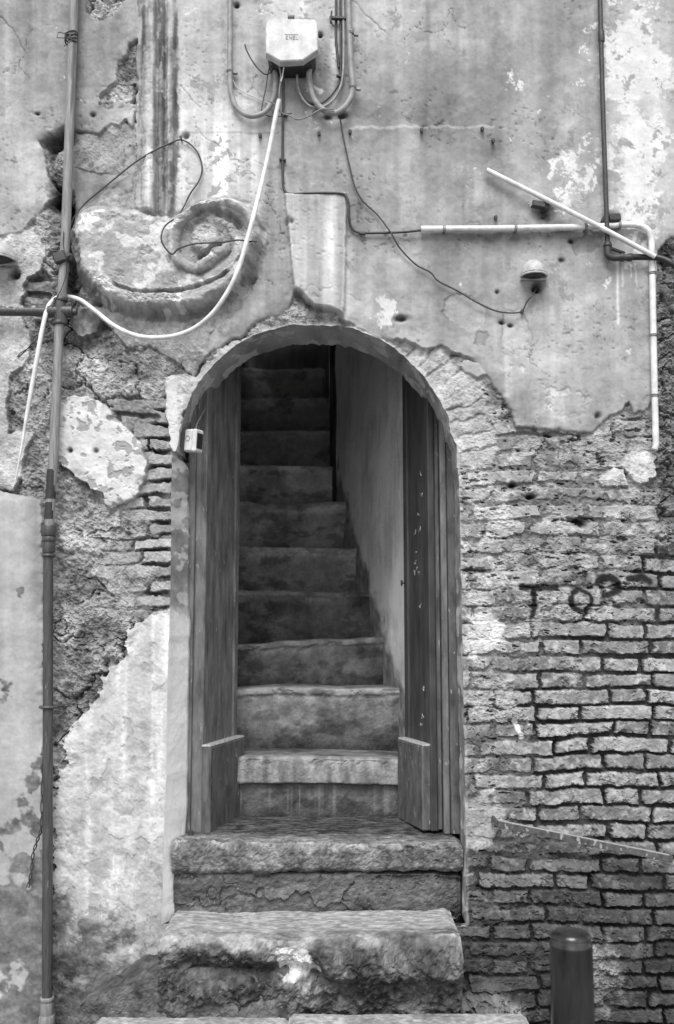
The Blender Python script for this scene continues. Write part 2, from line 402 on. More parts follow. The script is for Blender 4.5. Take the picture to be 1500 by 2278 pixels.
# rough broken backing over the crown of the arch and on the far right edge
redge = sst(1452, 1474, U+n24*14)*sst(520, 560, V)*sst(1300, 1180, V+n24*40)
hE = n60*.02+rf*.03-rf2*.012-.008; GE = 108+rf*70+fine*24+n60*22
rr1, rr2, rrid = worley(wx, wy, 60, 8, sv=38); hE -= .02*(1-sst(0, .15, rr2-rr1)); hM = mix(hM, hE, redge); GM = mix(GM, GE, redge)
hM += .03*blob(U, V, 1470, 1195, 32, 32)*(1+n9)
corner = sst(150, 60, 1460-U+V-V)*sst(920, 940, V)*sst(1130, 1080, V+n24*30)*sst(1500, 1400, U*0+1450)
# dirt and painted falloff of light towards the street
grime_and_falloff = sst(1780, 2150, V+n60*120+n24*50)
GM = GM*(1-.44*grime_and_falloff*side)-8*grime_and_falloff

# graffiti on the bricks: T O R
def stroke(P, wdt):
    d, a = pldist(U+n9*3, V+n9*3, P); return sst(wdt+2, wdt*.5, d+n24*3+np.abs(n9)*2)
gf = np.maximum.reduce([stroke([(1160, 1306), (1190, 1308), (1238, 1306)], 9), stroke([(1188, 1308), (1190, 1345), (1184, 1372)], 7),
     stroke(smooth([(1285, 1312), (1270, 1330), (1276, 1352), (1292, 1360)], 4), 6), stroke(smooth([(1292, 1312), (1314, 1325), (1314, 1345), (1298, 1359)], 4), 4),
     stroke([(1338, 1302), (1342, 1325), (1340, 1352)], 7)*.5, stroke(smooth([(1330, 1296), (1350, 1283), (1372, 1292), (1374, 1312), (1346, 1324)], 4), 10),
     stroke([(1352, 1324), (1366, 1340), (1378, 1350)], 5)*.5, stroke([(1400, 1288), (1430, 1284), (1446, 1294)], 9)])
GM = mix(GM, 30, gf*.9)
wm = stroke([(1145, 1604), (1160, 1640)], 5); GM = mix(GM, 225, wm); GM = mix(GM, 215, stroke([(1172, 1598), (1179, 1612)], 3)*.8)

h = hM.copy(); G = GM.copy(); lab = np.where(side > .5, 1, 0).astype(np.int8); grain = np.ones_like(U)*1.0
lab = np.where(redge > .5, 8, lab).astype(np.int8)

# ---------------------------------------------------------------- plaster coats
# finish and pigment of old plaster, shade by pipe and conduit painted in (display grey)
peel = fbm(U+W2x*8, V+W2y*8, 56, 7, 41, g=.72)
sbig = fbm(U, V, 46, 4, 17, sv=420)
scf = fbm(U+W1x*20, V, 30, 6, 18, g=.72, sv=20)
GP = 162+n200*36+sbig*24+streak*(7+16*sst(.0, .5, n200+.2))+streak2*4+n60*12+n24*8+fine*6+scf*14
GP -= 10*sst(.1, .2, fbm(U+W2x*8, V+W1y*30, 120, 6, 19, g=.6))
for (cx, cy, rx, ry, dg) in [(485, 400, 80, 120, 46), (640, 40, 100, 80, 30), (430, 120, 60, 160, 16), (90, 430, 70, 110, 26), (40, 40, 90, 90, -34),
        (235, 100, 55, 110, -16), (165, 120, 26, 160, -22), (230, 260, 60, 40, 0), (1000, 120, 180, 160, -8), (840, 60, 55, 130, 14), (1425, 250, 95, 280, 44), (1265, 330, 60, 160, 14),  # dark strip right of the tall pipe is its painted shade
        (700, 330, 60, 90, 14), (640, 590, 50, 130, -20), (800, 560, 28, 110, -22), (1150, 535, 230, 30, -40), (1330, 590, 60, 50, -24), (1195, 655, 34, 40, -20), (300, 765, 160, 26, -20), (1300, 690, 110, 100, 14), (1180, 600, 60, 60, 12),  # shade under the conduit and nearby fittings painted darker
        (1200, 880, 260, 70, -2), (720, 180, 60, 70, -26), (540, 560, 60, 60, -14), (600, 500, 30, 60, -10), (1400, 700, 60, 200, -6), (745, 110, 9, 130, 46),
        (30, 300, 50, 200, 8), (60, 180, 12, 300, -10), (940, 760, 90, 40, 10), (880, 560, 90, 50, 8), (690, 700, 100, 30, -4)]:
    GP += dg*blob(U, V, cx, cy, rx, ry)
GP += 40*sst(.05, .5, streak+.2)*blob(U, V, 500, 380, 60, 110)
bias = (.85*blob(U, V, 1415, 260, 85, 300)+.36*blob(U, V, 1260, 330, 50, 170)+.3*blob(U, V, 860, 620, 50, 70)+.42*blob(U, V, 865, 700, 45, 50)+.22*blob(U, V, 1030, 690, 60, 50)
        +.25*blob(U, V, 1360, 730, 60, 60)-.13)*1.0
lt = sst(.0, .035, peel-.33+bias*.8)*sst(1330, 1338, U+V*-.008)+sst(.0, .035, peel-.36+bias*.8)*sst(1338, 1330, U)
GP = mix(GP, 216+n24*10+streak*8, np.clip(lt, 0, 1)*.85)
dk = sst(.0, .035, fbm(U+W2x*6, V+W2y*6, 34, 6, 42, g=.72)-.30+.16*blob(U, V, 1290, 260, 60, 240)+.17*blob(U, V, 1400, 420, 90, 180))
GP = mix(GP, 140+n24*16, dk*.75)
# hairline cracks
c1, c2, cid = worley(U+n60*60+n24*18, V+n60*40+n24*18, 150, 12)
ck = sst(.018, .004, c2-c1)*sst(.16, .3, n200+.25*n60+.06)
GP -= ck*44
tiny = sst(.45, .53, fbm(U, V, 9, 2, 44, sv=6))*sst(.05, .3, fbm(U, V, 130, 3, 48))
GP -= tiny*26
# pale horizontal scar at row 288
ld, la = pldist(U, V+n24*5, [(780, 291), (900, 286), (1098, 286)]); GP += 34*sst(5, 1, ld+n9*3)
ld2, la2 = pldist(U, V+n24*3, [(420, 302), (620, 300)]); GP -= 25*sst(3, 1, ld2)
# run marks under the gas elbow
for xx, y0, y1, ww in [(1371, 578, 722, 4), (1381, 580, 640, 2.2), (1400, 580, 620, 2), (1411, 590, 640, 1.6)]:
    ld, la = pldist(U+n24*2, V, [(xx, y0), (xx+2, y1)]); GP += 38*sst(ww, ww*.4, ld)
hP = .021+n200*.008+n60*.0042+n24*.0022+fine*.0010+fbm(U, V, 11, 3, 49, g=.7)*.0008-ck*.004-tiny*.003-np.clip(lt, 0, 1)*.0012
hPr = .014+n60*.008+rf*.010     # rough under-coat
GPr = 166+n60*26+rf*46+fine*10-sst(.25, .5, fbm(U, V, 15, 4, 46))*26

def lay(m, hn, Gn, label=None, gr=None):
    global h, G, lab, grain
    h = mix(h, hn, m); G = mix(G, Gn, m)
    if label is not None: lab = np.where(m > .5, label, lab).astype(np.int8)
    if gr is not None: grain = mix(grain, gr, m)
def edge(sd, w0=-1.6, w1=1.6): return sst(w0, w1, sd)
lipn = fbm(U, V, 90, 4, 64)
def lip(sd, a=.005, r=12):
    e = np.clip(sd, 0, None); k = sst(-.12, .22, lipn)
    return a*.8*k*np.exp(-e/r)-.012*(1-k)*np.exp(-e/15)

# rough coats (level 1)
R1 = [(160, 292), (300, 282), (330, 300), (330, 520), (170, 500), (160, 420)]
R2 = [(40, 520), (75, 515), (95, 540), (100, 575), (92, 610), (62, 625), (60, 650), (50, 690), (60, 730), (72, 770), (60, 815), (30, 830), (20, 900), (25, 960), (80, 960), (60, 1010),
      (40, 1090), (-60, 1080), (-60, 500)]
R3 = [(165, 715), (230, 720), (262, 745), (290, 775), (340, 780), (390, 812), (432, 838), (470, 790), (520, 745), (560, 700), (560, 640), (180, 690)]
R4 = [(372, 838), (440, 834), (500, 772), (560, 735), (600, 716), (610, 745), (520, 790), (440, 870), (410, 930), (402, 1004), (388, 1010), (372, 930)]
R5 = [(1035, 1365), (1090, 1370), (1112, 1400), (1100, 1448), (1060, 1452), (1030, 1445)]
R6 = [(1030, 1755), (1100, 1770), (1118, 1800), (1100, 1870), (1070, 1880), (1034, 1880)]
R7 = [(1330, 1030), (1385, 1040), (1400, 1075), (1345, 1078), (1325, 1060), (1400, 1015), (1458, 1010), (1452, 1065), (1425, 1075), (1380, 1035)]
R8 = [(1430, 1790), (1520, 1780), (1520, 1900), (1440, 1910), (1400, 1870)]
for P_, g_, hh in ((R1, -14, .0), (R2, 18, .006), (R3, -6, .004), (R4, 26, .006), (R5, 42, -.004), (R6, 10, .0), (R7, 24, .010)):
    if P_ is R5 or P_ is R6:
        sd_ = rpoly(P_, 30, 16); m_ = sst(-9, 9, sd_+rf*26); lay(m_*.9, mix(h, .002+rf*.006, .6), GPr+g_, None); continue
    sd_ = rpoly(P_, 12, 7); m_ = edge(sd_); lay(m_, hPr+hh+lip(sd_, .003), GPr+g_, None)
sd_ = rpoly(R4, 4, 4); m_ = edge(sd_)
# smooth pale skin on the jamb shoulder
sd_ = rpoly([(373, 850), (400, 842), (398, 900), (402, 1004), (390, 1010), (380, 1000)], 4, 5); lay(edge(sd_), hP, 205+n24*14, None, .6)
# crown rubble above the arch
sd_ = rpoly([(545, 742), (585, 712), (640, 690), (655, 650), (668, 655), (700, 688), (735, 690), (765, 712), (790, 730), (760, 745), (650, 735), (560, 765)], 5, 5)
hK = rf*.03-.004; lay(edge(sd_)*.97, hK, 138+rf*80, 0)

# main coat, from the pilaster to the far right
UP = [(310, -700), (310, 100), (303, 250), (306, 300), (308, 430), (330, 520), (420, 480), (560, 480), (590, 560), (560, 650), (520, 700), (470, 745), (462, 790), (500, 765), (545, 742), (570, 716), (640, 690), (655, 650),
      (700, 688), (735, 692), (765, 712), (800, 735), (850, 755), (905, 760), (940, 780), (985, 775), (1010, 790), (1040, 797), (1062, 815), (1090, 850), (1095, 866), (1112, 882), (1140, 910), (1147, 948),
      (1200, 955), (1240, 958), (1315, 965), (1350, 940), (1360, 925), (1385, 915), (1400, 895), (1412, 920), (1440, 915), (1452, 890), (1458, 700), (1463, 560), (1480, 540), (1540, 500), (2300, 500), (2300, -700)]
sd_ = rpoly(UP, 7, 5); mU = edge(sd_); lay(mU, hP+lip(sd_), GP, 2, .42)
# little plaster island next to the crown
sd_ = rpoly([(1030, 800), (1062, 812), (1080, 836), (1060, 842), (1035, 832), (1022, 815)], 4, 4); lay(edge(sd_), hP-.004, GP+6, 2, .6)
# upper left coat
UL = [(-900, -700), (312, -700), (312, 92), (290, 100), (286, 130), (264, 142), (262, 192), (226, 212), (222, 236), (306, 240), (300, 292), (286, 276), (270, 290), (252, 284), (228, 302), (176, 290), (140, 300), (92, 320),
      (100, 350), (112, 400), (130, 430), (100, 470), (50, 522), (0, 532), (-900, 560)]
sd_ = rpoly(UL, 6, 5); hole_ = edge(rpoly([(188, -20), (288, -20), (282, 8), (252, 44), (215, 56), (192, 40)], 6, 6))
mL = edge(sd_)*(1-hole_); lay(mL, hP+.006+lip(sd_, .008), GP, 3, .6)
sd_ = rpoly([(165, 375), (210, 386), (280, 392), (285, 330), (300, 326), (300, 428), (280, 425), (255, 423), (205, 458), (165, 485)], 5, 4); lay(edge(sd_), hP+lip(sd_, .012, 8), GP-10, 3, .6)
# oval patch on the rubble
PB = [(135, 895), (165, 880), (200, 885), (240, 905), (262, 940), (318, 985), (331, 1040), (312, 1100), (282, 1118), (250, 1135), (234, 1120), (232, 1096), (214, 1096), (170, 1060), (131, 1030), (128, 950)]
fl = sst(.26, .33, fbm(U, V, 20, 5, 47)+.1*blob(U, V, 290, 1020, 40, 60)); sd_ = rpoly(PB, 6, 5)
lay(edge(sd_), hP+.012+lip(sd_, .004)-fl*.003, mix(203+n24*14+scf*24+fine*10, 136, fl*.7), 4, .6)
# chunk beneath the tee
sd_ = rpoly([(160, 700), (200, 690), (228, 705), (225, 740), (190, 755), (175, 750), (160, 720)], 5, 5); lay(edge(sd_), .03+n24*.008, 120+n24*50+fine*20, 0)

# lower left coat: thick bright lime plaster round the jamb, stained towards the street
LL = [(112, 2600), (118, 1960), (120, 1800), (128, 1760), (146, 1720), (150, 1640), (186, 1592), (222, 1560), (224, 1512), (285, 1470), (280, 1402), (328, 1382), (345, 1372), (372, 1368), (384, 1340), (430, 1300),
      (430, 2600)]
GL = 188+n200*24+n60*20+sst(.1, .5, streak)*14+n24*10+fine*8+streak*12+sbig*14
sp = sst(.12, .30, fbm(U, V, 26, 5, 51, sv=44)+.12*blob(U, V, 200, 1960, 60, 120)+.12*blob(U, V, 300, 1900, 60, 100)-.14*sst(1800, 1650, V))
GL = mix(GL+scf*22, 152+scf*40, sp*.4)
dirt = sst(1930, 2180, V+n60*170+n24*60-(U-200)*.55); dsh = sst(-.04, .05, fbm(U+W2x*8, V, 50, 7, 54, g=.72)+(dirt-.5)*.55); GL = mix(GL, 78+scf*70+fine*30, np.clip(dirt*.62+dsh*.3*sst(1750, 2000, V), 0, .92))
dirt2 = sst(.2, .4, fbm(U, V, 42, 5, 52)-.28+sst(1700, 2200, V)*.5); GL = mix(GL, 120+scf*60, dirt2*.35)
GL += 16*sst(340, 372, U)*sst(2040, 1900, V)
sd_ = rpoly(LL, 16, 12)+rf*10; mLL = edge(sd_)
wrink = fbm(U+n60*30, V, 60, 5, 53, g=.42); hL = .018+n200*.01+wrink*.011+n24*.0025+fine*.0012-sp*.003-dirt2*.002
lay(mLL, hL+lip(sd_, .006), GL, 5, .7)
# smooth neighbouring coat at far left, standing a little proud
LF = [(-900, 1098), (0, 1090), (40, 1098), (98, 1112), (102, 1300), (104, 1700), (112, 2600), (-900, 2600)]
GF = 166+n200*20+streak*10+n24*7-20*blob(U, V, 88, 1300, 16, 200)
fd = sst(.1, .2, fbm(U, V, 60, 5, 55)-.33+sst(1640, 2150, V)*.85); GF = mix(GF, 96+scf*60+fine*24, fd*.8)
sd_ = rpoly(LF, 6, 4); lay(edge(sd_), .034+n200*.01+n60*.005+n24*.0022+lip(sd_, .003), GF, 6, .55)

# pilaster strip: run mouldings with peeled paint
def bump1(x, c, wd): return np.exp(-((x-c)/wd)**4)
ux = U+n24*3
prof = .026*bump1(ux, 336, 15)+.014*bump1(ux, 362, 6)+.026*bump1(ux, 384, 9)-.008*bump1(ux, 351, 4)-.006*bump1(ux, 372, 4)
mp_ = edge(rpoly([(312, -700), (396, -700), (398, 200), (400, 330), (392, 430), (380, 500), (352, 520), (318, 500), (304, 470), (308, 300)], 5, 4))
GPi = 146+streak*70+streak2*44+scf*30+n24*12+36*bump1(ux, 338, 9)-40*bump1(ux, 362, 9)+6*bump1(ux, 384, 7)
pk = sst(.1, .14, fbm(U, V, 14, 4, 57, sv=60)+.05); GPi = mix(GPi, 196+n24*12, pk*.5)
lay(mp_*sst(520, 470, V), hP+prof+.004+n24*.003-pk*.003, GPi, 7, .8)
# old render stain right of the strip
# keystone
KS = [(633, 437), (773, 434), (771, 560), (768, 690), (764, 708), (735, 692), (700, 688), (668, 655), (654, 648)]
kd = sdf(U+W2x*2, V+W2y*2, KS); mK = edge(kd, -2, 5)
GK = 168+streak*34+streak2*10+n24*8+38*blob(U, V, 735, 560, 14, 110)*1.1+22*blob(U, V, 680, 590, 9, 90)+20*sst(10, 3, kd)*sst(-1, 2, kd)
lay(mK, hP+.030, GK, 9, .55)
for (cx, cy, rr_) in [(642, 500, 7), (651, 503, 4)]: 
    b_ = blob(U, V, cx, cy, rr_, rr_*1.2); h -= .012*b_; G -= 60*b_

# scroll ornament
SC = smooth([(166, 530), (170, 575), (182, 622), (210, 662), (255, 692), (305, 712), (350, 717), (405, 714), (455, 700), (505, 672), (545, 634), (572, 590), (584, 545), (578, 508), (552, 478), (512, 463), (468, 466), (436, 474),
             (404, 494), (372, 506), (340, 500), (300, 490), (250, 484), (205, 482), (176, 494)], 3)
SC = [tuple(p) for p in SC]
sc = sdf(U-4+W1x*3+W2x*5, V+8+W1y*3+W2y*5, SC, pad=70)
body = sst(-13, 20, sc)
relief = .088*body
rim = sst(2, 14, sc)*sst(44, 34, sc); relief += .010*rim*sst(560, 620, V+(U-300)*.1)
def groove(P, wdt, dep, soft=.5, n=4):
    d, a = pldist(U+W2x*3, V+8+W2y*3, [tuple(p) for p in smooth(P, n)], pad=50)
    return dep*sst(wdt, wdt*soft, d)*sst(0, .08, a)*sst(1, .92, a)
relief -= groove([(258, 652), (290, 668), (340, 674), (400, 671), (455, 660), (500, 640), (516, 626)], 5.5, .030)
disc = sst(92, 74, np.hypot(U-480, (V+8-562)*.98)); relief -= .020*disc*sst(2, 0, 0*U)*sst(30, 44, sc)
def ridge(P, wdt, ht, n=4):
    d, a = pldist(U+W2x*3, V+8+W2y*3, [tuple(p) for p in smooth(P, n)], pad=50); return ht*np.sqrt(np.clip(1-(d/wdt)**2, 0, 1))
rd1 = ridge([(560, 600), (572, 560), (566, 515), (540, 488), (505, 476), (465, 480), (432, 498), (408, 522), (396, 550), (394, 580), (406, 606), (432, 620), (462, 612), (486, 592), (506, 578)], 13, .034)
rd2 = ridge([(520, 530), (534, 560), (528, 592), (508, 616), (470, 640)], 12, .014)
relief += np.maximum(rd1, rd2)+.022*sst(38, 26, np.hypot(U-464+n24*6, V+8-556))
relief -= groove([(430, 506), (458, 500), (495, 500), (524, 514), (540, 536)], 11, .026, .2)
relief -= groove([(446, 598), (466, 590), (482, 574), (500, 566)], 7, .024, .2)
relief -= .02*sst(250, 190, U)*sst(520, 500, V)*body
brk = sst(.0, .4, n60+.4*blob(U, V, 185, 600, 40, 90)+.5*blob(U, V, 230, 650, 50, 30)+.4*blob(U, V, 440, 500, 50, 26)+.3*blob(U, V, 250, 500, 90, 16)+.3*sst(14, 2, sc)-.12)
relief -= brk*(rf*.022+.004)*body+np.abs(fbm(U, V, 26, 5, 65, g=.7))*.005*body
mS = sst(-16, -9, sc)
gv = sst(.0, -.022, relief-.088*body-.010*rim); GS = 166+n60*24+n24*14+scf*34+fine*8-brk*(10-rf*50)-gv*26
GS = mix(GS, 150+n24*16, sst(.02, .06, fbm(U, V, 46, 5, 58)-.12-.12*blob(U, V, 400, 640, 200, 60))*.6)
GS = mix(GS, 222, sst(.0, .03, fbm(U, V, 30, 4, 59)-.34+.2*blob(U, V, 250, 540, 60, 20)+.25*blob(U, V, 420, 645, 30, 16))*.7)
GS += 14*rim-30*sst(12, -4, sc)*sst(590, 640, V)  # pale rim; dark crust and underside shade painted below it
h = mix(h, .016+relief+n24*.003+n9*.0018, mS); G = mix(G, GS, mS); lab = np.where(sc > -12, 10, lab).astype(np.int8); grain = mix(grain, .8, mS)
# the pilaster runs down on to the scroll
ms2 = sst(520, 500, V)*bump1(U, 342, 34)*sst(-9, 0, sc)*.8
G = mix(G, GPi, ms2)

for P_, g_ in (([(985, 668), (1010, 655), (1050, 660), (1082, 690), (1075, 725), (1040, 745), (1005, 722), (984, 700)], 14), ([(1060, 740), (1085, 748), (1080, 775), (1050, 770)], -26), ([(1120, 700), (1160, 690), (1180, 760), (1150, 800), (1120, 770)], 10), ([(1270, 545), (1310, 520), (1340, 530), (1330, 560), (1290, 575)], -18)):
    q_ = rpoly(P_, 10, 7); m_ = edge(q_); h -= m_*.004*(1+rf); G += m_*g_; G -= 30*sst(3, 0, np.abs(q_))*sst(-.2, .2, n24)
bub = sst(.30, .36, fbm(U+W2x*6, V+W2y*6, 28, 5, 66, g=.66))*sst(.2, .6, blob(U, V, 1220, 860, 150, 70)+.7*blob(U, V, 700, 160, 60, 60)+.8*blob(U, V, 480, 440, 70, 60))*mU; h -= bub*.004; G += bub*(14-40*sst(.36, .32, fbm(U+W2x*6, V+W2y*6, 28, 5, 66, g=.66)))
mb_ = np.clip(blob(U, V, 1075, 2250, 75, 38)*(1.6+n24+n60)-.1, 0, 1); h += .16*mb_*(1+rf); G = mix(G, 126+rf*80, sst(.1, .4, mb_))
mb_ = np.clip(blob(U, V, 1330, 2180, 60, 90)*(1.5+n24*1.5+n60*1.5)-.15, 0, 1); h += .014*mb_*(1+rf*2); G = mix(G, 128+rf*90, sst(.2, .6, mb_)*.8)
# worn holes, plug holes, gouges
for (cx, cy, rx, ry, dp) in [(135, 316, 30, 13, .03), (116, 340, 10, 20, .02), (128, 440, 12, 26, .03), (158, 468, 10, 30, .03), (150, 300, 14, 10, .03), (527, 17, 6, 5, .02), (713, 84, 6, 5, .02), (762, 262, 12, 8, .02), (731, 266, 9, 5, .012), (1193, 642, 9, 9, .05), (36, 613, 9, 9, .04), (1212, 478, 18, 16, .02), (1362, 490, 14, 10, .02),
        (1268, 541, 6, 5, .008), (893, 712, 14, 6, .02), (1115, 721, 7, 4, .012), (1134, 727, 6, 4, .012), (415, 308, 7, 6, .02), (210, 262, 6, 5, .01), (87, 260, 5, 3, .01), (1247, 582, 7, 5, .008),
        (160, 1005, 5, 5, .014), (217, 1006, 5, 5, .014), (1329, 927, 6, 6, .015), (1105, 653, 4, 4, .01), (1247, 880, 30, 22, .0), (1140, 1080, 7, 7, .02), (1290, 1165, 14, 8, .03), (1180, 1105, 12, 6, .03)]:
    b_ = blob(U, V, cx, cy, rx, ry)*(1+n9*.6); h -= dp*1.4*b_; G -= 95*np.clip(b_*1.2, 0, 1)*(dp > 0)

# ---------------------------------------------------------------- the opening: snap its border, drop the faces inside
hs, hx_, hy_ = sdf(U, V, HOLE, near=True, pad=80)
inside = hs > 0
edgeb = sst(14, 1, -hs); h = mix(h, .012+.35*h, np.where(inside, 1, edgeb*.8))
ring = sst(10, 3, -hs)*sst(1040, 1000, V); G = mix(G, 182+n24*20, ring*.5)
ringr = sst(12, 4, -hs)*sst(1000, 1040, V)*sst(700, 701, U); G = mix(G, 196+n24*24, ringr*.65*(n24+.8)); 
Uw = np.where(inside, hx_, U); Vw = np.where(inside, hy_, V)
def px2w(px, py, hh):
    x = (px-750)/FPX; v = (1139-py)/FPX; dy = cP-v*sP; dz = sP+v*cP; t = -CAMY/dy
    return np.stack([x*t, -hh, CAMZ+dz*t], -1)
CO = px2w(Uw, Vw, h).reshape(-1, 3); A = alb(G).ravel(); GRN = grain.ravel()
idx = np.arange(NV*NU).reshape(NV, NU)
q = np.stack([idx[:-1, :-1], idx[1:, :-1], idx[1:, 1:], idx[:-1, 1:]], -1).reshape(-1, 4)
ins = inside.ravel(); q = q[~ins[q].all(1)]
labf = lab.ravel()[q[:, 0]]
HW = thing('house_wall', 'weathered old house wall of peeling plaster over brick and rubble around an arched doorway', 'wall')
WNAMES = {0: ('rubble_masonry', 'rough bare rubble masonry where the plaster has fallen'), 1: ('brickwork', 'bare courses of thin weathered brick beside the doorway'),
          2: ('plaster_coat', 'wide grey plaster coat with pale peeled patches above the arch'), 3: ('plaster_coat', 'stained plaster coat behind the tall pipe'),
          4: ('plaster_patch', 'isolated pale oval plaster patch on the rubble'), 5: ('plaster_coat', 'thick pale lumpy plaster beside the foot of the door'),
          6: ('plaster_coat', 'smooth grey plaster beyond the tall pipe'), 7: ('pilaster_strip', 'streaked vertical moulding running down to the scroll'),
          8: ('rubble_masonry', 'dark broken masonry beyond the white conduit'), 9: ('keystone', None), 10: ('scroll_ornament', None)}
for k, (nm, lb) in WNAMES.items():
    qq = q[labf == k]
    if not len(qq): continue
    u_, inv = np.unique(qq, return_inverse=True)
    o = link(nm, npmesh(nm, CO[u_], inv.reshape(-1, 4), A[u_], GRN[u_], k not in (0, 1, 4, 5, 8, 10)), M_WALL, HW)
    if lb: o['label'] = lb

# reveal of the opening, from the wall face back to the door frame
hole = np.array(HOLE, np.float32); n = len(hole); RD = .27; ND = 60
# resample finely
seg = np.r_[0, np.cumsum(np.hypot(*np.diff(hole, axis=0).T))]; ss = np.arange(0, seg[-1], 2.5)
hu = np.interp(ss, seg, hole[:, 0]); hv = np.interp(ss, seg, hole[:, 1])
iu = np.clip(np.searchsorted(us, hu), 0, NU-1); iv = np.clip(np.searchsorted(vs, hv), 0, NV-1)
SU, TD = np.meshgrid(ss, np.linspace(0, 1, ND), indexing='xy'); HU = np.tile(hu, (ND, 1)); HVv = np.tile(hv, (ND, 1))
h0 = np.tile(.012+.35*np.interp(ss, ss, h[iv, iu]*0+.02), (ND, 1))
dep = -.03+(RD+.03)*TD
P0 = px2w(HU, HVv, HU*0)
TDp = TD*RD/.0019
nz = fbm(SU, TDp, 80, 4, 71)*.005+fbm(SU, TDp, 12, 4, 72)*.0012
nd = np.gradient(P0[0], axis=0); nd = np.stack([nd[:, 2], nd[:, 1]*0, -nd[:, 0]], -1); nd /= np.linalg.norm(nd, axis=1)[:, None]+1e-9
amp = nz*sst(0, .15, TD)
# jagged lip of plaster towards the back
P0 = P0+nd[None]*amp[..., None]; P0[..., 0] += (.052+.012*sst(1330, 1400, HVv))*sst(990, 1040, HVv)*(HU < 700)*np.clip(TD*2.2, 0, 1); P0[..., 1] = dep+sst(.9, 1, TD)*fbm(SU, TDp*0, 16, 3, 73)*.03
flk = sst(.0, .04, fbm(SU, TDp, 34, 5, 74, sv=60)-.16); low = sst(1330, 1400, HVv)*(HU < 700); arc = sst(1050, 1000, HVv)
GRv = mix(150+fbm(SU, TDp, 30, 4, 75)*40, 168+fbm(SU, TDp, 50, 5, 76, sv=110)*46, arc)
GRv = mix(GRv, 215, flk*.8); GRv = mix(GRv, 244+fbm(SU, TDp, 60, 4, 77, sv=30)*24, low)
stripe = sst(.55, .6, TD)*(HU > 700)*(1-arc); GRv = mix(GRv, 88+fbm(SU, TDp, 10, 4, 78, sv=60)*70, stripe)
ix = np.arange(ND*len(ss)).reshape(ND, len(ss)); qr = np.stack([ix[:-1, :-1], ix[:-1, 1:], ix[1:, 1:], ix[1:, :-1]], -1).reshape(-1, 4)
link('arch_reveal', npmesh('arch_reveal', P0.reshape(-1, 3), qr, alb(GRv).ravel(), np.ones(P0.shape[0]*P0.shape[1])*.8), M_WALL, HW)

# ================================================================== STAIRWELL
def sheet(name, p00, p10, p01, nu, nv_, g, disp, parent, seed, m=M_WALL, gfun=None, gr=.6):
    """rough wall sheet spanned by two edges; displaced along its normal"""
    p00, p10, p01 = map(lambda p: np.array(p, float), (p00, p10, p01)); e1 = p10-p00; e2 = p01-p00
    nn = np.cross(e1, e2); nn /= np.linalg.norm(nn); l1 = np.linalg.norm(e1); l2 = np.linalg.norm(e2)
    a, b = np.meshgrid(np.linspace(0, 1, nu), np.linspace(0, 1, nv_), indexing='xy'); x = a*l1/.0019; y = b*l2/.0019
    d = fbm(x, y, 160, 5, seed)*disp; co = p00+a[..., None]*e1+b[..., None]*e2+nn*d[..., None]
    Gs = g+fbm(x, y, 120, 6, seed+1, g=.6)*44+fbm(x, y, 14, 5, seed+2, sv=160)*24
    if gfun is not None: Gs = gfun(Gs, a, b, x, y)
    i = np.arange(nu*nv_).reshape(nv_, nu); q_ = np.stack([i[:-1, :-1], i[:-1, 1:], i[1:, 1:], i[1:, :-1]], -1).reshape(-1, 4)
    return link(name, npmesh(name, co.reshape(-1, 3), q_, alb(Gs).ravel(), np.ones(nu*nv_)*gr), m, parent)
SY = [.50, .78, 1.06, 1.34, 1.62, 1.90, 2.18, 2.46, 2.74, 3.02, 3.30]
SPY = [1684, 1535, 1428, 1317, 1216, 1118, 1036, 960, 888, 820, 755]
SZ = [at(750, py, Y)[2] for py, Y in zip(SPY, SY)]
SW = thing('stairwell', 'dim plastered stairwell behind the open door, its pale wall on the right', 'stairwell')
def xr(Y): return .345-.2317*(Y-.62)
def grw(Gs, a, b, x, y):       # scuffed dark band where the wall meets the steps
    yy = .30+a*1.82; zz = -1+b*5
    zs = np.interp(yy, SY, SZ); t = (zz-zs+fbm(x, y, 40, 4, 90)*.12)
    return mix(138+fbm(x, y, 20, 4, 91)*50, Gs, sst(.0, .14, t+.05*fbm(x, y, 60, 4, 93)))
Ye = 2.12
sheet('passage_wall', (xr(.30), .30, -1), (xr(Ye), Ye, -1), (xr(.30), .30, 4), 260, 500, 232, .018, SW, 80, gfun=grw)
sheet('passage_wall', (xr(Ye), Ye, -1), (xr(Ye)-.045, Ye+.09, -1), (xr(Ye), Ye, 4), 20, 200, 60, .004, SW, 84)  # return and wall beyond coloured dark for the shadow there
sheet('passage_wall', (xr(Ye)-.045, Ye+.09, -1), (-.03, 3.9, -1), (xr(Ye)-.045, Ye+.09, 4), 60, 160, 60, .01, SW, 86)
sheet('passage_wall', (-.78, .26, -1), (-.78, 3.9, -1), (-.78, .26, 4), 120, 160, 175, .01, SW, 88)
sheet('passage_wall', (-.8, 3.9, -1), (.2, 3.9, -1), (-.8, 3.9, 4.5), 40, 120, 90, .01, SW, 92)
sheet('passage_wall', (xr(.30), .30, -1), (.85, .28, -1), (xr(.30), .30, 4), 30, 160, 120, .006, SW, 94)
sheet('passage_ceiling', (-.8, .03, 3.85), (.9, .03, 3.85), (-.8, 3.95, 4.3), 60, 80, 160, .01, SW, 96)

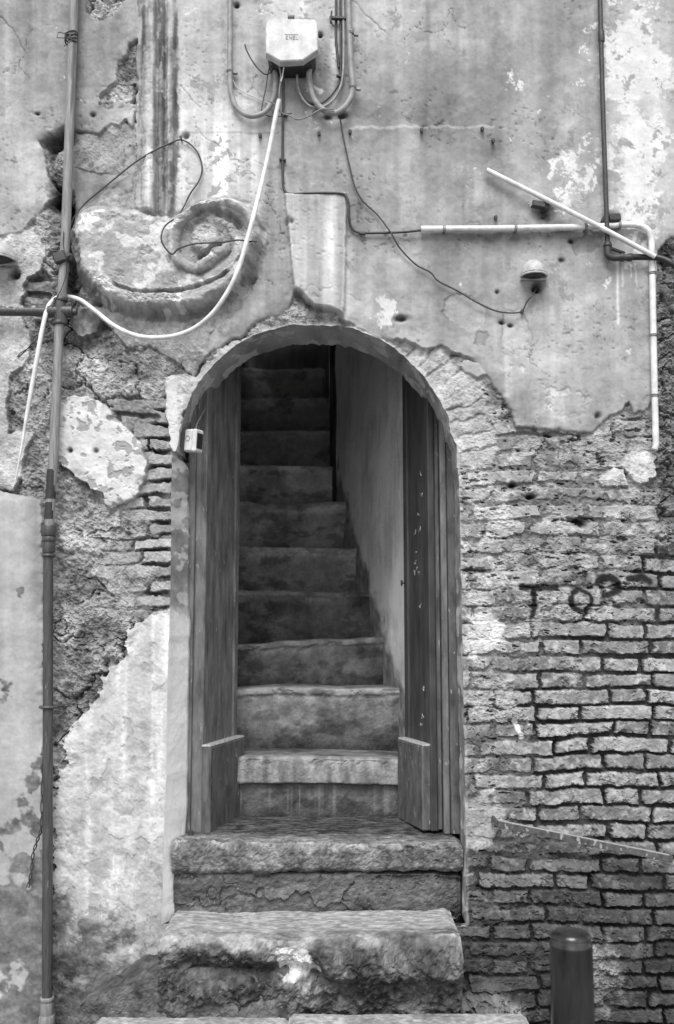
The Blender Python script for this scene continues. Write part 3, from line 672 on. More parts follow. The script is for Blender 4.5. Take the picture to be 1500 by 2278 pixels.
def profstep(name, x0, x1, prof, seed, gfun, parent=None, rough=.006, label=None, res=.0045, xskew=0.0, sag=0.0, hfun=None, m=M_STONE):
    """a stone: cross-section prof [(Y,Z)...] swept along X, surface broken up"""
    P = np.array(prof, float); L = np.r_[0, np.cumsum(np.hypot(*np.diff(P, axis=0).T))]; s = np.arange(0, L[-1]+res, res); s[-1] = L[-1]
    Y = np.interp(s, L, P[:, 0]); Z = np.interp(s, L, P[:, 1])
    # soften the corners
    for _ in range(3):
        Y[1:-1] = (Y[:-2]+2*Y[1:-1]+Y[2:])/4; Z[1:-1] = (Z[:-2]+2*Z[1:-1]+Z[2:])/4
    ty = np.gradient(Y); tz = np.gradient(Z); ln = np.hypot(ty, tz)+1e-9; ny, nz_ = -tz/ln, ty/ln
    X = np.arange(x0, x1+res, res); SX, SS = np.meshgrid(X, s, indexing='xy'); x = SX/.0019; y = SS/.0019
    d = fbm(x, y, 120, 5, seed)*rough*1.5+fbm(x, y, 26, 5, seed+1, g=.72)*rough*1.0+fbm(x, y, 7, 3, seed+2, g=.8)*rough*.4
    YY = np.tile(Y[:, None], (1, len(X))); ZZ = np.tile(Z[:, None], (1, len(X))); 
    if hfun is not None: d = d+hfun(SX, YY, ZZ, SS, x, y)
    cdn = np.hypot(YY-Y.min(), ZZ-Z.max()); d = d-sst(.05, .32, fbm(x, y, 40, 5, seed+9, g=.65))*.020*np.exp(-(cdn/.035)**2)*min(1, rough/.008)
    d = d*(1-.6*sst(Z.max()-.014, Z.max()-.003, ZZ))
    endf = sst(0, .02, SX-x0)*sst(0, .02, x1-SX); d = d-(1-endf)*.012
    sagz = (vn(SX/.0019, SX*0, 190, seed+7)-.5)*sag*2+(vn(SX/.0019, SX*0, 60, seed+8)-.5)*sag*.7+xskew*(SX-x0)
    co = np.stack([SX, YY+ny[:, None]*d, ZZ+nz_[:, None]*d+sagz*sst(Z.min()+.03, Z.max(), ZZ)], -1)
    Gs = gfun(SX, YY, ZZ, SS, x, y)
    ns, nx = SX.shape; i = np.arange(ns*nx).reshape(ns, nx)
    q_ = np.stack([i[:-1, :-1], i[:-1, 1:], i[1:, 1:], i[1:, :-1]], -1).reshape(-1, 4)
    # end caps: rings shrunk to the section centre line
    co = co.reshape(-1, 3); a_ = alb(Gs).ravel(); extra = []; qa = [q_]; base = len(co); add = []
    for col in (0, nx-1):
        cen = np.array([co[i[0, col]][0], (Y.max()+Y.min())/2, (Z.max()+Z.min())/2*.5+min(Z[0], Z[-1])*.5])
        add.append(cen); ci = base+len(add)-1
        for r_ in range(0, ns-1): extra.append((i[r_, col], i[r_+1, col], ci, ci))
    co = np.vstack([co]+[a[None] for a in add]); a_ = np.r_[a_, [a_[0]]*len(add)]
    me = bpy.data.meshes.new(name)
    faces = q_.tolist()+[(int(a), int(b), int(c)) for a, b, c, _ in extra]
    me.from_pydata(co.tolist(), [], faces); me.polygons.foreach_set('use_smooth', [False]*len(faces))
    for nm, vals in (('alb', a_), ('grain', np.ones(len(a_))*.9)):
        t_ = me.attributes.new(nm, 'FLOAT', 'POINT'); t_.data.foreach_set('value', np.asarray(vals, np.float32))
    return link(name, me, m, parent)

ST = thing('staircase', 'steep flight of worn stone steps climbing into the dark behind the door', 'staircase')
for k in range(len(SY)-1):
    Y, Z = SY[k], SZ[k]; zb = SZ[k-1] if k else at(750, 1828, .45)[2]; yn = SY[k+1]
    nos = .012 if k else .035; th = .03 if k else .118
    prof = [(Y+.02, zb-.05), (Y+.004, zb+.0), (Y, zb+.02), (Y, Z-th-.004), (Y-nos, Z-th), (Y-nos, Z-.006), (Y-nos+.006, Z), (yn+.05, Z-.0)]
    kk = k
    pl = [.0, .45, .4, .0, -.1, .5, -.1, -.2, -.3, -.3][k]
    def gf_(SX, YY, ZZ, SS, x, y, Z=Z, zb=zb, Y=Y, k=k, th=th, pl=pl):
        Gs = (98 if k < 4 else 110+6*k)+fbm(x, y, 90, 5, 100+k)*30+fbm(x, y, 20, 6, 120+k, g=.68)*34+14*(k > 4)  # upper steps coloured lighter in place of light reaching them
        Gs = Gs-8+38*sst(Z-.09, Z-.02, ZZ+fbm(x, y, 60, 4, 190+k)*.05)-14*sst(zb+.09, zb+.01, ZZ)  # riser shading painted in: lighter top, dark foot
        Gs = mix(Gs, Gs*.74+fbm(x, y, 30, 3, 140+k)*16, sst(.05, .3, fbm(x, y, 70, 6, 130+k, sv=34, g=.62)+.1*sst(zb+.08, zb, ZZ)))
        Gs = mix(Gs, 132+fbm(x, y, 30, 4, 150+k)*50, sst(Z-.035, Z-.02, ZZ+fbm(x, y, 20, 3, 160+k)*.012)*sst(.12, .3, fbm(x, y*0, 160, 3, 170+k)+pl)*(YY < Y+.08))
        if k == 0:
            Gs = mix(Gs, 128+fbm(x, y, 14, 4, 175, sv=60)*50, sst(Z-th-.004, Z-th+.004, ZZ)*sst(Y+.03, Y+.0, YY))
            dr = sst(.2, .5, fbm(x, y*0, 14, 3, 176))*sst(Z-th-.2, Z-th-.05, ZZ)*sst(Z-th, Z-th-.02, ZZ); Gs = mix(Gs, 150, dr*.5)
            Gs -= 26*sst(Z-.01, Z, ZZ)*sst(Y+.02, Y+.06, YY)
        if k in (1, 6): Gs += (34 if k == 1 else 40)*sst(-.1, .2, fbm(x, y, 90, 4, 180+k))*sst(zb+.05, zb+.12, ZZ)
        return Gs
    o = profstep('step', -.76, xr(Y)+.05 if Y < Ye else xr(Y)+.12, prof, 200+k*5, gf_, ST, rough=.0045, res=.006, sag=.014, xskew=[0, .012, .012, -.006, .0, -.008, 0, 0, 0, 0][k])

# ---- the stones outside
def Zp(py, Y): return at(750, py, Y)[2]
zt = Zp(1874, .02); zl = Zp(1938, .02); z2 = Zp(2030, .03); 
def g_thr(SX, YY, ZZ, SS, x, y):
    Gs = 108+fbm(x, y, 40, 6, 301, g=.7)*80+fbm(x, y, 5, 3, 302, sv=3)*40
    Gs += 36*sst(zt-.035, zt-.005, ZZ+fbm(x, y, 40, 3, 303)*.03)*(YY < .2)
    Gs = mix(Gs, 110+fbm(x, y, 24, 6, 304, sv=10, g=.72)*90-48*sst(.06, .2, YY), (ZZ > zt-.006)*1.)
    return Gs
G3 = 'stone steps up to the doorway'
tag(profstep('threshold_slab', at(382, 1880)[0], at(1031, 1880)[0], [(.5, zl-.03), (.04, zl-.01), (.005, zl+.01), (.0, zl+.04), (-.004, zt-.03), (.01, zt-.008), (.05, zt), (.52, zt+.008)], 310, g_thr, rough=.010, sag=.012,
    hfun=lambda X, Y, Z, s, x, y: fbm(x, y, 200, 3, 306)*.012), 'long rough door sill slab directly under the two open door leaves', 'doorstep', G3)
def g_blk(SX, YY, ZZ, SS, x, y):
    Gs = 86+fbm(x, y, 110, 5, 321, sv=50)*44+fbm(x, y, 12, 4, 322, sv=6)*30
    c1_, c2_, ci_ = worley(x+fbm(x, y, 60, 4, 323)*90, y+fbm(x, y, 50, 4, 324)*60, 260, 6, sv=60)
    Gs = mix(Gs, 165, sst(.03, .012, c2_-c1_)*.5)
    return Gs
def h_blk(SX, YY, ZZ, SS, x, y):
    c1_, c2_, ci_ = worley(x+fbm(x, y, 60, 4, 323)*90, y+fbm(x, y, 50, 4, 324)*60, 260, 6, sv=60)
    return -.012*sst(.05, .0, c2_-c1_)+(ci_-.5)*.02-.02*sst(.40, .46, SX)
tag(profstep('riser_stone', at(384, 1950)[0], at(1027, 1950)[0], [(.45, z2-.06), (.05, z2-.06), (.035, z2), (.03, z2+.05), (.028, zl-.03), (.03, zl-.012), (.06, zl-.009), (.45, zl-.009)], 330, g_blk, rough=.010, hfun=h_blk),
    'dark cracked stone block between the sill slab and the broad worn step', 'stone block', G3)
YF = -.33; zs3 = Zp(2031, .03); z4 = Zp(2256, YF)
def g_low(SX, YY, ZZ, SS, x, y):
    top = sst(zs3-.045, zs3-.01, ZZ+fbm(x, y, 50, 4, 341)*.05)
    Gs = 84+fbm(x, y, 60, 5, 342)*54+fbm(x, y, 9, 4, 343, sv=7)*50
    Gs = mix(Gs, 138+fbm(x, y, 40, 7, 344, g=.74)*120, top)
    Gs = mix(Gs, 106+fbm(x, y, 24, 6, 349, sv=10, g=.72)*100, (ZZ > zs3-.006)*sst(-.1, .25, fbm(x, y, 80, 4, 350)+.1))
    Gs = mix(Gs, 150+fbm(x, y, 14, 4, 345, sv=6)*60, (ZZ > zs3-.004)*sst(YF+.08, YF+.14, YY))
    cx = at(655, 2130, YF)[0]; cz = at(655, 2130, YF)[2]
    b_ = np.exp(-(((SX-cx-fbm(x, y, 30, 3, 346)*.05)/.075)**2+((ZZ-cz+.0)/.10)**2)); Gs = mix(Gs, 196+fbm(x, y, 20, 5, 348, g=.7)*60, sst(.30, .5, b_*sst(zs3+.0, zs3-.04, ZZ)+fbm(x, y, 20, 5, 347, g=.65)*.35))
    return Gs
def h_low(SX, YY, ZZ, SS, x, y):
    f_ = (YY < YF+.12)
    rt = sst(-.08, -.02, SX)              # right-hand boulder bulges, left undercut
    d = rt*(.050*np.exp(-((ZZ-(zs3-.10))/.085)**2)-.02*sst(z4+.15, z4+.10, ZZ))-(1-rt)*.05*np.exp(-((ZZ-(zs3-.115))/.035)**2)*sst(-.72, -.5, SX)
    d = d+fbm(x, y, 50, 6, 351, g=.68)*.055*f_*sst(zs3, zs3-.06, ZZ)+fbm(x, y, 14, 3, 352)*.012*sst(zs3, zs3-.05, ZZ)
    d -= .010*np.exp(-((SX+.035)/.02)**2)*sst(zs3, zs3-.06, ZZ)
    return d
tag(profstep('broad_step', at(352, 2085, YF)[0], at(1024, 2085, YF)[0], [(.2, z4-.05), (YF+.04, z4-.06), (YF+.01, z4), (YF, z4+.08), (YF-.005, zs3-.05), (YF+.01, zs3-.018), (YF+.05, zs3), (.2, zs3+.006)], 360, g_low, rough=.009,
    hfun=h_low, res=.005, sag=.014), 'broad pale topped worn step with a rough broken front and a white mortar blob', 'stone step', G3)
YB = -.47; z5 = z4+.0
def g_bot(SX, YY, ZZ, SS, x, y):
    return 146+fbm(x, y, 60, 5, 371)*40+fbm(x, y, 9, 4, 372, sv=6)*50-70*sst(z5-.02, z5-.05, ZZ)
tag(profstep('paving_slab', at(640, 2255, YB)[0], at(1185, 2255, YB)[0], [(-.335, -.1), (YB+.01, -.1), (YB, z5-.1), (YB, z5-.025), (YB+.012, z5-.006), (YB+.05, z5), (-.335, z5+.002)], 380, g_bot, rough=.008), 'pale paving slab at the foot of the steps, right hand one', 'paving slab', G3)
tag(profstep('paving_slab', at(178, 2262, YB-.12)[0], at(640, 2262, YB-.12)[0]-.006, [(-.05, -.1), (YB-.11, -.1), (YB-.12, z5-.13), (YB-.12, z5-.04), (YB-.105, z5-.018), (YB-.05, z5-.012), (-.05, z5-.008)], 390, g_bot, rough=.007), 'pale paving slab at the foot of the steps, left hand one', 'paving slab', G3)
# sloping dark stone under the plaster, left of the broad step
def g_sl(SX, YY, ZZ, SS, x, y): return 78+fbm(x, y, 60, 6, 401, g=.7)*70+fbm(x, y, 9, 3, 402)*24
def h_sl(SX, YY, ZZ, SS, x, y): return 0*SX
zsl = Zp(2158, YF+.02)
o = profstep('sloping_stone', at(176, 2230, YF)[0], at(640, 2230, YF)[0], [(.05, z4-.05), (YF+.0, z4-.05), (YF+.0, z4+.02), (YF+.02, zsl-.03), (YF+.05, zsl), (.05, zsl+.02)], 410, g_sl, rough=.012)
me = o.data
xa = at(352, 2160, YF)[0]; xb = at(176, 2230, YF)[0]
for v_ in me.vertices:               # its top slopes down to the left
    t = min(1.0, max(0.0, (xa-v_.co.x)/(xa-xb))); nzz = float(vn(np.array([v_.co.x*900]), np.array([v_.co.y*500]), 30, 3)[0]-.5)*.03
    v_.co.z = min(v_.co.z, zsl-(zsl-z4-.02)*t+nzz*sst(0, .1, t))
tag(o, 'dark sloping stone at the left of the steps', 'stone block', G3)
o['label'] = 'dark sloping stone low on the left, below the plaster and the broad step'

street = MB(); street.add([(-60, -60, 0), (60, -60, 0), (60, 40, 0), (-60, 40, 0)], [(0, 1, 2, 3)], False)
tag(street.build('street', M_STREET), kind='structure')

# ================================================================== THE DOOR
def leaf(name, label, near, far, Yn, Yf, pyb_n, topz, kick_top, m, side):
    """open door leaf: plank panel seen at an angle, with stiles and a thicker kick board"""
    a = np.array(at(near, pyb_n, Yn)); b = np.array(at(far, 1600, Yf)); zb = a[2]; 
    L = math.hypot(b[0]-a[0], b[1]-a[1]); an = math.atan2(b[1]-a[1], b[0]-a[0]); M = rotZ(an)
    nrm = np.array([math.sin(an), -math.cos(an), 0])*side     # towards the passage
    t = thing(name, label, 'door', (a[0], a[1], zb))
    H = topz-zb; mid = np.array([(a[0]+b[0])/2, (a[1]+b[1])/2, zb+H/2])
    MB().box(mid-nrm*.02, (L, .028, H), M, .002).build('panel', m, t)
    for f, wd in ((.06, .055), (.94, .05)):
        p = np.array([a[0]+(b[0]-a[0])*f, a[1]+(b[1]-a[1])*f, zb+H/2]); MB().box(p-nrm*.012, (wd, .030, H-.004), M, .004).build('stile', m, t)
    kz = kick_top-zb; kb = MB(); kp = np.array([mid[0], mid[1], zb+kz/2+.004])
    kb.box(kp+nrm*.020, (L+.006, .042, kz), M, .006).build('kick_board', M_WOODD, t)
    MB().box(np.array([mid[0], mid[1], kick_top+.006])+nrm*.016, (L+.010, .046, .014), M, .006).build('ledge', M_LEDGE, t)
    return t, M, a, b, nrm
ktop = Zp(1655, .3); TOPZ = Zp(780, .3)
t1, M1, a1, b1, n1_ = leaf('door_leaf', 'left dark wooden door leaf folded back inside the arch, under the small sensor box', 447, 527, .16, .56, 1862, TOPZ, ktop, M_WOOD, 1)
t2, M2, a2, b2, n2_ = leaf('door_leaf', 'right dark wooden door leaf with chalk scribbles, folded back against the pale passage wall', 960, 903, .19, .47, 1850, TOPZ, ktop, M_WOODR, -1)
# hook on the edge of the right leaf
p = np.array(at(899, 1297, .46)); hk = MB(); hk.tube([p, p+np.array([-.008, -.012, .0]), p+np.array([-.014, -.02, -.004])], .004, 8); hk.tube([p+np.array([-.012, -.016, -.014]), p+np.array([-.012, -.016, .012])], .0045, 8)
hk.build('hook', M_IRON, t2)
# chalk scribbles on the right leaf
ch = MB(); d2 = (b2-a2); d2[2] = 0; rs = random.Random(5)
for (fx, py) in [(.35, 1150), (.3, 1180), (.5, 1185), (.45, 1235), (.5, 1250), (.42, 1262), (.55, 1275), (.35, 1278), (.22, 1110), (.25, 1060), (.3, 1350), (.25, 1590), (.3, 1610), (.2, 1530)]:
    base = a2+d2*fx; z0 = Zp(py, .35); pts = []
    for k in range(5):
        q_ = base+d2*(rs.uniform(-.05, .05)); pts.append(np.array([q_[0], q_[1], z0+rs.uniform(-.014, .014)])+n2_*-.004)
    off = -n2_*0; pts = [p_+n2_*.0 for p_ in pts]
    MB().tube([p_+n2_*(.0095) for p_ in pts], .0011, 5).build('chalk_mark', M_PALEW, t2)
# frame posts
fr = thing('door_frame', 'dark wooden door frame posts set in the jambs of the arch', 'door frame', at(430, 1865, .15))
def post(x0, x1, Y, d, py0, py1, m, nm='post'):
    A_ = at(x0, 1500, Y); B_ = at(x1, 1500, Y); z0 = Zp(py0, Y); z1 = Zp(py1, Y)
    MB().box(((A_[0]+B_[0])/2, Y+d/2, (z0+z1)/2), (abs(B_[0]-A_[0]), d, abs(z1-z0)), None, .003).build(nm, m, fr)
post(413, 428, .14, .10, 1862, 860, M_WOOD); post(429, 443, .165, .10, 1860, 850, M_WOOD)
post(984, 998, .17, .10, 1856, 850, M_WOOD); post(1000, 1020, .15, .08, 1856, 900, M_WOODD); post(966, 981, .205, .08, 1846, 850, M_WOODD)
MB().tube([at(424, 1848, .10), at(424, 1862, .10)], .012, 12).build('hinge_pin', M_IRON, fr)

# ================================================================== PIPES
def path(P, Y=None, n=6): return [np.array(at(*p)) if len(p) == 3 else np.array(at(p[0], p[1], Y)) for p in smooth([p if len(p) == 3 else (p[0], p[1], Y) for p in P], n)]
def coll(mb, c, ax, r, L, n=20, hexn=False):
    c = np.array(c, float); ax = np.array(ax, float); ax /= np.linalg.norm(ax); k = 6 if hexn else n
    mb.tube([c-ax*L/2, c-ax*L*.38, c+ax*L*.38, c+ax*L/2], [r*.93, r, r, r*.93], k); return mb
PY = -.075
gp = thing('gas_pipe', 'tall steel pipe running the full height of the wall at the left', 'pipe', at(106, 2278, PY))
MB().tube(path([(168, -120, PY), (165, 0, PY), (156, 250, PY), (148, 480, PY), (142, 600, PY), (136, 672, PY)]), .0205, 18).build('pipe_length', M_PIPE, gp)
MB().tube(path([(132, 722, PY), (127, 850, PY), (120, 1000, PY), (113, 1110, PY), (110, 1170, PY)]), .0200, 18).build('pipe_length', M_PIPE, gp)
MB().tube(path([(108, 1180, PY), (107, 1400, PY), (106.5, 1700, PY), (106, 2000, PY), (105, 2225, PY)]), .0205, 18).build('pipe_length', M_PIPED, gp)
f_ = MB(); c = at(134.5, 693, PY); coll(f_, c, (-.1, 0, 1), .027, .115); coll(f_, (c[0]-.0, c[1], c[2]), (1, 0, 0), .026, .105)
coll(f_, at(136, 668, PY), (-.1, 0, 1), .029, .016); coll(f_, at(132.5, 719, PY), (-.1, 0, 1), .029, .016); f_.build('tee_fitting', M_PIPED, gp)
f_ = MB(); coll(f_, at(110, 1181, PY), (0, 0, 1), .033, .045, hexn=True); coll(f_, at(109.5, 1200, PY), (0, 0, 1), .029, .022); coll(f_, at(109, 1216, PY), (0, 0, 1), .026, .05); coll(f_, at(109, 1236, PY), (0, 0, 1), .029, .012)
f_.build('union', M_PIPED, gp)
f_ = MB(); coll(f_, at(105, 2222, PY), (0, 0, 1), .028, .016); coll(f_, at(105, 2245, PY), (0, 0, 1), .026, .06); coll(f_, at(105, 2275, PY), (0, 0, 1), .034, .06, hexn=True); f_.build('union', M_PIPE, gp)
f_ = MB(); f_.tube([at(105, 2280, PY), (at(105, 2290, PY)[0], PY, -.02)], .022, 16); f_.build('pipe_length', M_PIPED, gp)
f_ = MB(); f_.tube(path([(116, 1045, PY), (112.5, 1110, PY)], n=3), .0212, 18); f_.tube(path([(111.5, 1118, PY), (110, 1155, PY)], n=3), .0212, 18); f_.build('tape', M_BLACK, gp)
f_ = MB(); c = np.array(at(106.5, 1573, PY)); f_.tube([c+np.array([.026*math.cos(q_), .026*math.sin(q_), 0]) for q_ in np.linspace(0, 2*math.pi, 24)], .006, 8); f_.tube([c+np.array([-.03, 0, 0]), c+np.array([-.012, -.027, 0]), c+np.array([.03, -.02, 0]), c+np.array([.045, .07, 0])], .007, 8)
f_.build('ring_clamp', M_PIPED, gp)
f_ = MB(); c = np.array(at(143, 578, PY)); f_.box(c+np.array([-.012, -.022, .002]), (.055, .03, .05), rotY(-.35), .006); f_.box(c+np.array([.022, .0, .006]), (.04, .06, .034), rotY(.3), .008); f_.box(c+np.array([.03, .05, .0]), (.02, .06, .02), None, .003)
f_.tube([c+np.array([.026, -.04, .008]), c+np.array([.026, -.02, .008])], .008, 8); f_.build('wall_clamp', M_IRON, gp)
f_ = MB(); c = np.array(at(159, 85, PY))
for k in range(4): f_.tube([c+np.array([.026*math.cos(q_), .026*math.sin(q_), .012*(k-1.5)+.006*math.sin(q_*2+k)]) for q_ in np.linspace(0, 2*math.pi, 20)], .0035, 6)
f_.tube([c+np.array([0, -.03, 0]), c+np.array([-.05, -.03, .01]), c+np.array([-.055, -.03, -.016]), c+np.array([-.02, -.034, -.02])], .002, 6); f_.tube([c+np.array([0, -.03, 0]), c+np.array([.014, -.036, -.03]), c+np.array([-.02, -.036, -.06])], .002, 6)
f_.build('wire_binding', M_IRON, gp)
bp_ = thing('branch_pipe', 'dark horizontal pipe with pale paint spots joining the tall pipe at the left edge', 'pipe', at(0, 693, PY))
MB().tube([at(-420, 690, PY), at(108, 693, PY)], .0205, 18).build('pipe_length', M_PIPED, bp_)
for x_, y_, r_ in [(20, 686, 5), (38, 684, 7), (50, 687, 6), (77, 686, 5), (34, 690, 4), (10, 689, 3)]:
    c = np.array(at(x_, y_, PY)); c[1] -= .0165; MB().tube([c, c+np.array([0, -.0035, .001])], [r_*.0019, r_*.0012], 9).build('paint_spot', M_LEDGE, bp_)
pg = MB(); coll(pg, at(157, 694, PY), (1, 0, 0), .021, .02); coll(pg, at(166, 694, PY), (1, 0, 0), .016, .02, hexn=True); pg.build('end_plug', M_PIPED, gp)

BY = -.055
bk = thing('black_pipe', 'thin black pipe coming down the right side and turning right at an elbow', 'pipe', at(1352, 572, BY))
MB().tube(path([(1333, -120, BY), (1336, 30, BY), (1341, 220, BY), (1347, 400, BY), (1352, 548, BY)]), .0105, 14).build('pipe_length', M_IRON, bk)
f_ = MB(); coll(f_, at(1338, 82, BY), (.02, 0, -1), .0145, .05); f_.build('coupling', M_IRON, bk)
f_ = MB(); f_.tube(path([(1352, 540, BY), (1352, 556, BY), (1354, 568, BY), (1364, 573, BY), (1382, 573, BY)]), .0155, 14); coll(f_, at(1352, 546, BY), (0, 0, 1), .0185, .012); coll(f_, at(1384, 573, BY), (1, 0, 0), .018, .014)
f_.build('elbow', M_IRON, bk)
f_ = MB(); coll(f_, at(1393, 573, BY), (1, 0, 0), .014, .03); coll(f_, at(1401, 573, BY), (1, 0, 0), .018, .02, hexn=True); f_.box(np.array(at(1368, 556, BY+.02)), (.09, .014, .012), rotY(.35), .002); f_.build('coupling', M_IRON, bk)
MB().tube(path([(1400, 572, BY), (1440, 572, BY), (1462, 573, BY-.01), (1482, 579, BY-.02), (1500, 590, BY-.03), (1560, 640, BY-.03)]), .0135, 14).build('flexible_hose', M_BLACK, bk)
f_ = MB(); c = np.array(at(1362, 487, -.04)); f_.box(c+np.array([.006, 0, 0]), (.052, .05, .036), rotY(-.1) @ rotZ(.2), .006); f_.box(c+np.array([-.03, .008, -.004]), (.03, .03, .03), rotY(.4), .005); f_.build('wall_bracket', M_IRON, bk)

cnd = thing('white_conduit', 'white plastic conduit running right then bending down along the right edge', 'conduit', at(937, 509, -.045))
CY = -.045
MB().tube([at(937, 509.5, CY), at(1100, 508.5, CY), at(1300, 505, CY)], .0138, 16).build('pipe_length', M_WHITE, cnd)
MB().tube(path([(1298, 505, CY), (1360, 502, CY), (1400, 500, CY), (1418, 501, CY)], n=4), .0128, 16).build('pipe_length', M_WHITE, cnd)
f_ = MB(); pts = path([(1416, 501, CY), (1430, 504, CY), (1443, 514, CY), (1449, 530, CY), (1450, 545, CY)], n=6); f_.tube(pts, [.0128+.0016*(i % 2) for i in range(len(pts))], 16); f_.build('bend', M_WHITE, cnd)
MB().tube(path([(1450, 543, CY), (1452, 640, CY), (1455, 800, CY), (1459, 975, CY)], n=4), .0138, 16).build('pipe_length', M_WHITE, cnd)
f_ = MB(); pts = path([(1459, 972, CY), (1459, 990, CY), (1456, 1000, CY)], n=6); f_.tube(pts, [.0125+.0014*(i % 2) for i in range(len(pts))], 14); f_.build('bend', M_WHITE, cnd)
for (x_, y_, v_) in [(988, 509, 0), (1147, 507, 0), (1303, 505, 0), (1378, 501, 0), (1452, 608, 1), (1454.5, 746, 1), (1457, 880, 1)]:
    f_ = MB(); c = np.array(at(x_, y_, CY)); ax = np.array([0, 0, 1.]) if v_ else np.array([1., 0, 0]); b_ = np.array([1., 0, 0]) if v_ else np.array([0, 0, 1.])
    for s_ in (-.0035, .0035): f_.tube([c+ax*s_+.0155*(math.cos(q_)*b_+math.sin(q_)*np.array([0, 1, 0])) for q_ in np.linspace(0, 2*math.pi, 20)], .0022, 6)
    f_.box(c-np.array([0, -.022, .004]), (.012, .03, .012), None, .002); f_.build('clip', M_GREYW, cnd)
tag(MB().tube([at(1083, 378, -.05), at(1200, 436, -.062), at(1330, 502, -.078), at(1458, 571, -.078)], .0108, 16).build('loose_tube', M_HOSE), 'loose straight white tube leaning diagonally across the conduit and behind the black pipe', 'tube')

# ================================================================== JUNCTION BOX AND ITS CABLES
jb = thing('junction_box', 'pale plastic electricity junction box with chamfered lower corners', 'junction box', at(650, 136, -.02))
def plate(P, Y0, Y1, inset=.0, bev=.006):
    """chamfered polygon plate, given by photo outline on plane Y0 (front)"""
    W = [np.array(at(x_, y_, Y0)) for x_, y_ in P]; c = sum(W)/len(W); mb = MB(); rings = []
    for (yy, k) in ((Y1, 1.0), (Y0+bev, 1.0), (Y0+bev*.3, 1-bev*4), (Y0, 1-bev*9)):
        rings.append([np.array([c[0]+(p_[0]-c[0])*k, yy, c[2]+(p_[2]-c[2])*k]) for p_ in W])
    n_ = len(W); v_ = [p_ for r_ in rings for p_ in r_]
    f = [(r_*n_+k, r_*n_+(k+1) % n_, (r_+1)*n_+(k+1) % n_, (r_+1)*n_+k) for r_ in range(3) for k in range(n_)]+[tuple(3*n_+k for k in range(n_)), tuple(range(n_))]
    return mb.add(v_, f, False)
LID = [(591, 56), (593, 48), (599, 43), (650, 41), (698, 42), (705, 46), (707.5, 54), (708, 111), (674, 134), (640, 136), (623, 136), (591, 118)]
plate(LID, -.15, -.105).build('lid', M_BOX, jb)
plate([(596, 50), (702, 50), (702, 128), (694, 142), (672, 149), (628, 150), (604, 140), (596, 130)], -.108, -.01).build('back_box', M_BLACK, jb)
MB().box(at(648, 38, -.12), (.03, .02, .012), None, .003).build('catch', M_GREYW, jb)
# raised lettering on the lid
lt_ = MB(); ly = -.1515
def seg_(x0, y0, x1, y1, w_=1.3):
    a_ = np.array(at(x0, y0, ly)); b_ = np.array(at(x1, y1, ly)); lt_.tube([a_, b_], w_*.0006, 5)
seg_(634, 76.5, 664, 76.5)
def E(x): seg_(x, 80, x, 87); seg_(x, 80, x+5, 80); seg_(x, 83.5, x+4, 83.5); seg_(x, 87, x+5, 87)
E(636.5); seg_(644, 87, 644, 80); seg_(644, 80, 649, 87); seg_(649, 87, 649, 80); E(652); seg_(659, 80, 659, 87); seg_(659, 87, 664, 87)
lt_.build('lettering', M_GREYW, jb)
def cable(name, label, P, Y, r, m, cat='cable', n=8, sides=10):
    return tag(MB().tube(path(P, Y, n), r, sides).build(name, m), label, cat)
def clipring(parent, x_, y_, Y, r, m=M_CONDUIT):
    f = MB(); c = np.array(at(x_, y_, Y))
    for s_ in (-.003, .003): f.tube([c+np.array([(r+.001)*math.cos(q_), (r+.001)*math.sin(q_), s_]) for q_ in np.linspace(0, 2*math.pi, 18)], .0022, 6)
    f.box(c+np.array([r+.012, .01, -.004]), (.022, .016, .012), rotY(.15), .003)
    f.build('clip', m, parent)
c1_ = cable('looped_conduit', 'thick grey conduit looping up into the box from its left', [(512, -120), (512, 0), (512, 90), (512, 160), (514, 205), (527, 240), (556, 258), (588, 250), (607, 222), (613, 185), (612, 150), (612, 136)], -.05, .0118, M_CONDUIT, 'conduit', sides=16)
clipring(c1_, 511, 158, -.05, .0118)
c2_ = cable('looped_conduit', 'thickest grey conduit looping up into the box from its right', [(776, -120), (776, 0), (778, 80), (781, 150), (785, 195), (775, 228), (750, 250), (722, 246), (700, 222), (690, 190), (688, 160), (692, 136)], -.062, .0128, M_CONDUIT, 'conduit', sides=16)
for y_ in (73, 194): clipring(c2_, 780 if y_ < 100 else 785, y_, -.062, .0128)
c3_ = cable('looped_cable', 'medium grey cable looping right behind the thickest conduit', [(764, -120), (764, 0), (765, 100), (763, 165), (755, 200), (735, 228), (705, 241), (680, 228), (665, 200), (661, 170), (661, 145)], -.045, .0058, M_CONDUIT)
c4_ = cable('looped_cable', 'dark thin cable just inside the medium grey looping cable', [(757, -120), (757, 0), (758, 90), (757, 170), (745, 202), (722, 226), (700, 232), (682, 224), (668, 205)], -.035, .0046, M_IRON)
c5_ = cable('wall_cable', 'dark straight cable bundle ending at the clamp right of the box', [(748, -120), (748, 0), (748, 45), (748, 90), (754, 150)], -.03, .006, M_IRON)
f_ = MB(); f_.box(at(757, 41, -.045), (.095, .02, .014), rotY(.05), .003); f_.box(at(737, 38, -.05), (.008, .02, .055), rotY(.1), .002); f_.tube([at(737, 50, -.05), at(742, 58, -.05)], .004, 6); f_.build('clamp', M_IRON, c5_)
f_ = MB(); f_.box(at(757, 171, -.04), (.034, .02, .010), rotY(.3), .003); f_.build('clamp', M_IRON, c3_)
cable('stray_wire', 'short black stray wire curling out from the left below the box', [(545, 99), (549, 112), (560, 133), (575, 153), (590, 165), (602, 161), (612, 146)], -.07, .003, M_BLACK, 'wire')
